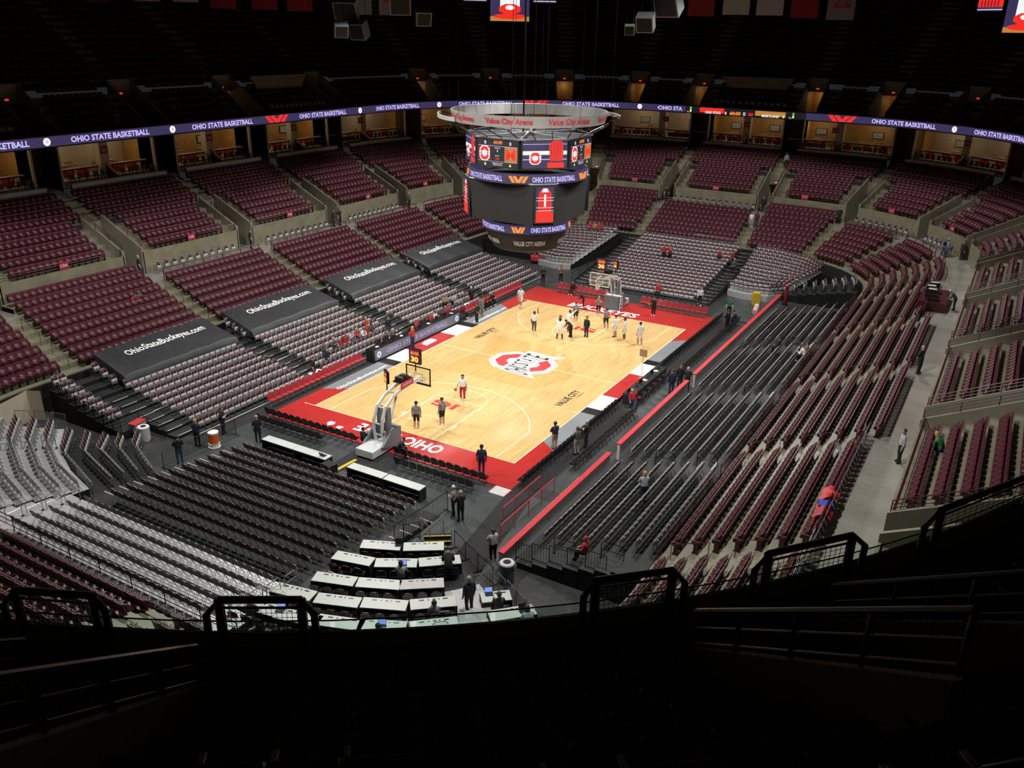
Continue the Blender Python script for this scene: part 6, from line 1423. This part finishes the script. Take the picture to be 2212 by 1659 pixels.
P_('man in gray knit cap bent over the leftmost table of the back press row', -33.8, -7.0, 1.15, 12, 'sitlean', 'k', 'k', 'k', 0, 'g')
P_('photographer in black sitting left of the near goal base', -17.4, .95, 0, 0, 'sitphone', 'k', 'k', 'k', 0, 'b')
P_('photographer in black sitting right of the near goal base', -17.2, -1.5, 0, -60, 'sitlean', 'k', 'k', 'w', 0, 'b')
P_('person in black carrying a cooler jug by the far left riser corner', 21.3, 7.9, 0, 220, 'camera', 't', 'k', 'k', 0, 'n')
P_('person in dark suit standing by the far left riser corner', 19.8, 9.1, 0, 220, 'fold', 'k', 'k', 'k', 1, 'n')
ball(6.28, .16, 1.98, 'basketball held above the head by a player in white'); ball(10.95, -1.5+-.55, 1.0, 'basketball held by the person in gray at the far lane'); ball(9.0, -5.75, .98, 'basketball at the hip of the right player in white'); ball(-8.75, .2, .88, 'basketball dribbled by the player in red trousers'); ball(-17.05, -.35, 1.18, 'orange basketball resting on the near goal base')
# ================================================================ suites
def face(U): x, y, a, b = st(U); return math.atan2(-b, -a)
NUM = {0: '204', 1: '205', 2: '206', 3: '207', 4: '208', 5: '209', 6: '210', 7: '211', 8: '213', 9: '214', 10: '215', 11: '217', 12: '218', 25: '203'}
def stool_mesh():
    m = MB(); m.box((0, 0, .68), (.4, .4, .08)); m.box((-.18, 0, .9), (.06, .38, .4))
    for sx in (-1, 1):
        for sy in (-1, 1): m.box((sx*.16, sy*.16, .32), (.035, .035, .64))
    return m.mesh('stool', [M['black']])
def armchair_mesh():
    m = MB(); m.box((0, 0, .3), (.6, .6, .3)); m.box((-.27, 0, .6), (.14, .62, .5)); m.box((0, .3, .45), (.6, .1, .35)); m.box((0, -.3, .45), (.6, .1, .35)); m.box((0, 0, .08), (.5, .5, .16))
    return m.mesh('armchair', [M['redv']])
STM, ACM = stool_mesh(), armchair_mesh()
def warm(p, e, size=.5, col=(1, .72, .42)):
    l = bpy.data.lights.new('suite_light', 'POINT'); l.energy = e; l.color = col; l.shadow_soft_size = size
    o = bpy.data.objects.new('suite_light', l); COL.objects.link(o); o.location = p
for i, a, b in secs(AIS):
    if i not in NUM: continue
    U = (a+b)/2; half = (b-a)/2*(30/RR if arcs(U) else 1)-1.3; no = NUM[i]
    def at(d, rho, z): return ring(U+us(d, U, 30), rho, z)
    x, y, _ = at(0, 29.15, 0); e = thing('suite_sign', f'dark red sign reading {no} on a suite pillar', 'sign', (x, y, 12.9), face(U), 'suite number signs')
    MB().box((0, 0, 0), (.05, .72, .62)).build('board', [M['sign']], e); mm = MB(); text(mm, no, flat((.03, -.25, -.13), (0, 1, 0), (0, 0, 1)), w=.5, h=.26, off=.03); mm.build('number', [M['ban_w']], e)
    for s, nm in ((-1, 'left'), (1, 'right')):
        c = s*(half/2+.2); w = half-.9; nr = int(w/.62)
        f = face(U+us(c, U, 30)); x, y, _ = at(c, 29.5, 0)
        e = thing('suite_counter', f'long bar counter in the {nm} half of suite {no}', 'counter', (x, y, 10.65), f, 'suite counters')
        MB().box((0, 0, .98), (.5, w, .06)).build('counter_top', [M['cream']], e); MB().box((.18, 0, .9), (.05, w, .1)).build('apron', [M['black']], e)
        for k in range(4): MB().box((.1, -w/2+.1+(w-.2)*k/3, .45), (.06, .06, .9)).build('leg', [M['black']], e)
        for k in range(nr):
            u = U+us(c-w/2+.3+k*w/nr, U, 30); x, y, _ = ring(u, 28.45, 0); tag(link('bar_stool', STM, None, (x, y, 10.3), face(u)+PI), f'black bar stool at the counter in the {nm} half of suite {no}', 'stool', f'bar stools, suite {no} {nm}')
        for k in range(3):
            u = U+us(c-w/2+.6+k*w/3, U, 30); x, y, _ = ring(u, 30.7+.4*(k % 2), 0); tag(link('armchair', ACM, None, (x, y, 10.65), face(u)+.3*(k-1)), f'red armchair in the {nm} half of suite {no}', 'armchair', f'armchairs, suite {no} {nm}')
        x, y, _ = at(c, 33.12, 0); e = thing('framed_picture', f'framed dark picture on the back wall, {nm} half of suite {no}', 'picture', (x, y, 12.3), f, 'suite pictures')
        MB().box((0, 0, 0), (.05, 1.3, .8)).build('frame', [M['black']], e); MB().box((.03, 0, 0), (.01, 1.15, .66)).build('print', [M['lgry']], e)
        x, y, _ = at(c-s*.6, 32.2, 0); e = thing('side_buffet', f'oak buffet at the back, {nm} half of suite {no}', 'buffet', (x, y, 10.65), f, 'suite buffets'); MB().box((0, 0, .45), (.6, 1.8, .9)).build('cabinet', [M['oak']], e); MB().box((0, 0, .92), (.65, 1.9, .04)).build('buffet_top', [M['cream']], e); MB().box((0, .3, 1.05), (.3, .6, .2)).build('serving_dish', [M['chrome']], e)
        warm(at(c, 30.9, 13.3), 48)
    e = thing('suite_divider', f'sloping oak divider at the middle of suite {no}', 'divider', (0, 0, 0), 0, 'suite dividers')
    m = MB(); m.tube([at(0, 29.2, 11.75), at(.15, 27.8, 10.85)], .09, 6); m.build('oak_cap', [M['oak']], e); m = MB(); m.add([at(0, 29.2, 11.7), at(.15, 27.8, 10.8), at(.15, 27.8, 10.3), at(0, 29.2, 10.3)], [(0, 1, 2, 3)]); m.build('divider_panel', [M['black']], e)
# ================================================================ upper deck fittings
for k, U in enumerate(UAIS):
    if not (inview(ring(U, 27, 16), False, 300)): continue
    x, y, a, b = st(U); f = math.atan2(-b, -a); nm = f'{ORD[k] if k < 20 else "last"} portal clockwise'
    e = thing('exit_sign', f'small red exit light over an upper deck portal, {nm}', 'exit sign', (x+a*(drho(PK)-.08), y+b*(drho(PK)-.08), 17.35), f, 'upper deck exit lights'); MB().box((0, 0, 0), (.06, .4, .22)).build('sign_box', [M['blackm']], e); MB().box((.032, 0, 0), (.006, .34, .16)).build('lit_face', [M['L_exit']], e)
    if k < 15 and k in (3, 5, 7, 8, 9, 10, 11): warm(ring(U, 32.6, 16.3), 14, .3)
def slab(U0, U1, rho, z0, z1, cut, label):
    m = MB(); pts = [(U0+cut, z0), (U1-cut, z0), (U1, z1), (U0, z1)]
    q = [ring(u, r, z) for r in (rho, rho+.25) for u, z in pts]; m.add(q, [(0, 1, 2, 3), (7, 6, 5, 4), (0, 4, 5, 1), (1, 5, 6, 2), (2, 6, 7, 3), (3, 7, 4, 0)]); struct(m.build('wall_platform', [M['concw']]), label)
slab(UL(12.6), UL(20.6), 28.6, 15.2, 18.4, 2.2, 'pale concrete wall of the accessible platform, left upper deck'); slab(UE(4.6), UE(-4.2), 28.6, 15.2, 18.4, 2.2, 'pale concrete wall of the accessible platform, far upper deck')
for nm, u0, u1 in (('left', UL(12.9), UL(20.4)), ('far', UE(4.3), UE(-3.9)), ('nearest left', UL(-20), UL(-14))):
    us_ = [u0+(u1-u0)*k/11 for k in range(12)]
    for k, u in enumerate(us_):
        x, y, a, b = st(u); m = PM['fold']; single('fold', x+a*26.3, y+b*26.3, DZ0+DDZ*1+.005, math.atan2(-b, -a), f'pale folding chair on the {nm} upper deck platform', f'platform chairs, {nm} upper deck')
# hanging things near the ceiling
def hang(o, x, y, z, top=40): pass
def speaker(x, y, z, rz, tilt, label, s=1.0, mk='dark'):
    e = thing('loudspeaker', label, 'loudspeaker', (x, y, z), rz, 'hanging loudspeakers'); Mx = Matrix.Rotation(tilt, 4, 'Y')
    MB().box((0, 0, 0), (1.1*s, 1.6*s, 1.5*s), 0, Mx).build('cabinet', [M['gray']], e); MB().box((.56*s, 0, 0), (.03, 1.4*s, 1.3*s), 0, Mx).build('grille', [M[mk]], e)
    MB().tube([(-.3, .5*s, .7*s), (-.3, .5*s, 40-z)], .02, 4).build('cable', [M['blackm']], e); MB().tube([(-.3, -.5*s, .7*s), (-.3, -.5*s, 40-z)], .02, 4).build('cable', [M['blackm']], e)
for k, (x, y, z, rz, tl, s) in enumerate(((8, 22.3, 24.6, R(210), R(35), 1.2), (8.2, 21.2, 22.9, R(190), R(25), .9), (5.8, 21.1, 22.9, R(230), R(30), .7), (10.6, 18.6, 25.1, R(215), R(35), 1.1), (11.2, 16.7, 24.0, R(225), R(30), .8), (20.5, .5, 23.9, R(190), R(30), .9), (22, -.8, 25.5, R(180), R(35), 1.3), (17.7, .7, 23.3, R(200), R(20), .5))): speaker(x, y, z, rz, tl, f'gray loudspeaker hanging from the dark ceiling, {ORD[k]} from the left', s)
def vboard(x, y, z, rz, w, h, label, side=True):
    e = thing('video_board', label, 'video board', (x, y, z), rz, 'corner video boards')
    def P(u, v, k=.06): return Vector((k, (u-.5)*w, v*h))
    MB().box((0, 0, h/2), (.1, w+.1, h+.1)).build('board_housing', [M['blackm']], e); m = MB(); quad(m, P, 0, 0, 1, 1, 0, .06); quad(m, P, 0, .0, 1, .12, 1, .065); quad(m, P, .25, .3, .75, 1, 3, .065)
    m.add([P(.5+.42*math.cos(2*PI*k/20), .12+.07*math.sin(2*PI*k/20), .07) for k in range(20)], [tuple(range(20))], 2)
    m.add([P(.5+.3*math.cos(2*PI*k/8+.39), .3+.14*math.sin(2*PI*k/8+.39), .075) for k in range(8)], [tuple(range(8))], 2); m.add([P(.5+.12*math.cos(2*PI*k/12), .34+.06*math.sin(2*PI*k/12), .08) for k in range(12)], [tuple(range(12))], 3)
    m.build('board_image', [M['L_purple'], M['L_gold'], M['L_red'], M['L_white']], e)
    for s in (-1, 1):
        m = MB(); Q = lambda u, v, k=.06, s=s: Vector((k, s*(w*.5+1.75)+(u-.5)*2.6, h*.48+v*h*.5)); MB().box((0, s*(w*.5+1.75), h*.73), (.1, 2.7, h*.55)).build('side_housing', [M['blackm']], e)
        quad(m, Q, 0, 0, 1, 1, 0, .06); quad(m, Q, 0, .18, 1, .5, 1, .065); quad(m, Q, 0, .05, 1, .08, 2, .066)
        for j in range(6): quad(m, Q, .12+.13*j, .2, .17+.13*j, .48, 3, .07)
        m.build('side_image', [M['L_purple'], M['L_red'], M['L_white'], M['L_mar']], e)
    for s in (-1, 1): MB().tube([(0, s*w*.4, h), (0, s*w*.4, 40-z)], .03, 4).build('cable', [M['blackm']], e)
vboard(39.8, 25.2, 24.05, R(215), 4.5, 4.2, 'video board showing a red emblem hanging at the far end'); vboard(47.6, -26.6, 23.7, R(150), 4.0, 4.0, 'video board hanging at the far right, cut by the picture edge')
BN = [(3.6, 48.7, 24.9, 'r', ''), (6.0, 44.7, 25.0, 'w', ''), (7.8, 41.6, 25.0, 'w', ''), (9.5, 38.5, 24.5, 'r', ''), (11.5, 35.2, 24.5, 'r', ''), (13.1, 32.3, 24.4, 'r', ''), (15.9, 27.5, 24.2, 'g', ''), (17.4, 24.8, 24.2, 'g', '21'), (37.3, 1.6, 24.7, 'r', '1989'), (39.1, -1.4, 24.9, 'w', ''), (40.8, -4.3, 24.9, 'w', ''), (42.5, -7.3, 24.7, 'r', '2016'), (44.4, -10.4, 24.6, 'g', '22')]
for k, (x, y, z, c, t) in enumerate(BN):
    rz = R(210) if k < 8 else R(190); w = 2.4 if k < 8 else 2.6
    e = thing('hanging_banner', f'{dict(r="red", w="white", g="gray")[c]} banner hanging from the ceiling, {ORD[k]} from the left', 'banner', (x, y, z), rz, 'ceiling banners')
    m = MB(); m.grid([[(.04*math.sin(u*5), (u-.5)*w, v*3.6) for u in [j/8 for j in range(9)]] for v in (0, .5, 1)]); m.build('cloth', [M['ban_'+c]], e, smooth=True)
    MB().tube([(0, -w/2, 3.6), (0, w/2, 3.6)], .04, 5).build('batten', [M['blackm']], e)
    if t:
        m = MB(); text(m, t, flat((.07, -.8 if len(t) < 3 else -.9, 1.1 if len(t) < 3 else 1.9), (0, 1, 0), (0, 0, 1)), w=1.6 if len(t) < 3 else 1.2, h=1.5 if len(t) < 3 else .45, off=.02); m.build('lettering', [M['redt'] if c == 'g' else M['ban_w']], e)
    elif c == 'w': MB().ball((.03, 0, 2.0), (.04, .75, .6), 10, 6).build('emblem', [M['lgry']], e); 
    MB().tube([(0, 0, 3.6), (0, 0, 40-z)], .01, 4).build('cable', [M['blackm']], e)
# ================================================================ foreground rails of the unlit deck
def cor(t, rho, z): return ring(UNR(t), rho, z)
e = thing('glass_railing', 'low glass railing on the parapet of the foreground deck', 'glass railing'); ts = [16+2.6*k for k in range(24)]
for t0, t1 in zip(ts, ts[1:]):
    m = MB(); a = [cor(t0+.08, 24.8, 15.12), cor(t1-.08, 24.8, 15.12), cor(t1-.08, 24.8, 15.44), cor(t0+.08, 24.8, 15.44)]; b2 = [cor(t0+.08, 24.815, 15.12), cor(t1-.08, 24.815, 15.12), cor(t1-.08, 24.815, 15.44), cor(t0+.08, 24.815, 15.44)]
    m.add(a+b2, [(0, 1, 2, 3), (7, 6, 5, 4), (0, 4, 5, 1), (2, 6, 7, 3), (0, 3, 7, 4), (1, 5, 6, 2)]); m.build('glass_pane', [M['glass']], e)
m = MB(); m.tube([cor(t, 24.81, 15.45) for t in ts], .012, 5); m.build('top_edge', [M['blackm']], e)
m = MB(); m.tube([cor(t, 24.66, 15.125) for t in ts], .012, 5); m.build('sill', [M['chrome']], e)
GN = ['leftmost', 'left of the foreground seats', 'right of the foreground seats', 'third from the left', 'rightmost, beside the dark wall']
for k, (t, wd) in enumerate(((25.4, 3.4), (32.0, 3.4), (44.2, 3.6), (51.1, 4.8), (60.5, 8))):
    e = thing('aisle_guard', f'black aisle end guard with wire mesh on the foreground parapet, {GN[k]}', 'guard rail', (0, 0, 0), 0, 'aisle end guards'); h = .74; a, b3 = t-wd/2, t+wd/2; q = wd*.12
    m = MB(); m.tube([cor(a, 24.9, 14.6), cor(a, 24.9, 15.1+h*.7), cor(a+q, 24.85, 15.1+h), cor(b3-q, 24.85, 15.1+h), cor(b3, 24.9, 15.1+h*.7), cor(b3, 24.9, 14.6)], .055, 8); m.build('hoop_frame', [M['blackm']], e)
    for tt in (a+q, b3-q): m = MB(); m.tube([cor(tt, 24.85, 14.6), cor(tt, 24.85, 15.1+h)], .07, 8); m.build('post', [M['blackm']], e)
    m = MB(); m.tube([cor(a+q, 24.85, 15.1+h*.82), cor(b3-q, 24.85, 15.1+h*.82)], .02, 5); m.build('mesh_frame', [M['blackm']], e); m = MB(); n = 16
    for j in range(1, n): tt = a+q+(b3-a-2*q)*j/n; m.tube([cor(tt, 24.85, 15.1), cor(tt, 24.85, 15.1+h*.8)], .005, 4, cap=False)
    for j in range(1, 8): m.tube([cor(a+q, 24.85, 15.1+h*.8*j/8), cor(b3-q, 24.85, 15.1+h*.8*j/8)], .005, 4, cap=False)
    m.build('wire_mesh', [M['blackm']], e)['kind'] = 'stuff'
for k, (tc, nm) in enumerate(((28.6, 'left'), (47.4, 'right'), (66.7, 'far right'))):
    for s, n2 in ((-1, 'near left side'), (1, 'right side')):
        t = tc+s*2.36; e = thing('portal_rail', f'black steel rail on the wall of the {nm} foreground portal, {n2}', 'railing', (0, 0, 0), 0, 'foreground portal rails')
        z0, z1 = dz(1)+.35, dz(PK)+.55; r0, r1 = DR0+.95, drho(PK)-.05
        for q_, rr in ((.62, .04), (.35, .018), (.1, .018)): MB().tube([cor(t, r0, z0+q_), cor(t, r1, z1+q_)], rr, 7).build('rail_bar', [M['blackm']], e)
        for j in range(5): f_ = j/4; MB().tube([cor(t, r0+(r1-r0)*f_, z0+(z1-z0)*f_), cor(t, r0+(r1-r0)*f_, z0+(z1-z0)*f_+.62)], .03, 6).build('post', [M['blackm']], e)
        m = MB(); [m.tube([cor(t, r0+(r1-r0)*j/60, z0+(z1-z0)*j/60), cor(t, r0+(r1-r0)*j/60, z0+(z1-z0)*j/60+.6)], .004, 4, cap=False) for j in range(60)]; m.build('wire_mesh', [M['blackm']], e)['kind'] = 'stuff'
for k, (t, r, z) in enumerate(((27.4, 25.6, DZ0), (33.4, 25.7, DZ0), (43.0, 25.7, DZ0), (48.4, 25.7, DZ0))):
    e = thing('hoop_rail', f'small black hoop handrail at a foreground stair foot, {ORD[k]} from the left', 'handrail', (0, 0, 0), 0, 'foreground hoop handrails'); p = cor(t, r, z); q = cor(t+.9, r, z)
    MB().tube([p, (p[0], p[1], z+.75), (p[0]*.7+q[0]*.3, p[1]*.7+q[1]*.3, z+.85), (p[0]*.3+q[0]*.7, p[1]*.3+q[1]*.7, z+.85), (q[0], q[1], z+.75), q], .03, 7).build('hoop', [M['blackm']], e); MB().tube([(p[0], p[1], z+.45), (q[0], q[1], z+.45)], .02, 5).build('cross_bar', [M['blackm']], e)
x, y, z = cor(29.0, 27.0, DZ0); person('person in dark clothes standing in the unlit left foreground portal', x, y, z, 40, 'stand', 'k', 'k', 'k', 1, 'n')
x, y, z = ring(UL(-5.4), 25.6, DZ0); person('person in dark top and jeans taking a photo on the left upper deck', x, y, z, 280, 'camera', 'k', 'j', 'k', 0, 'n')
x, y, z = ring(UL(.0), 27.4, DZ0); person('person in dark clothes sitting at the left upper deck portal', x, y, z, 280, 'stand', 'k', 'k', 'k', 0, 'n', h=.9)
x, y, z = ring(UL(1.6), 27.0, DZ0); person('person with a backpack walking at the left upper deck portal', x, y, z, 200, 'walk', 'k', 'k', 'k', 0, 'n')
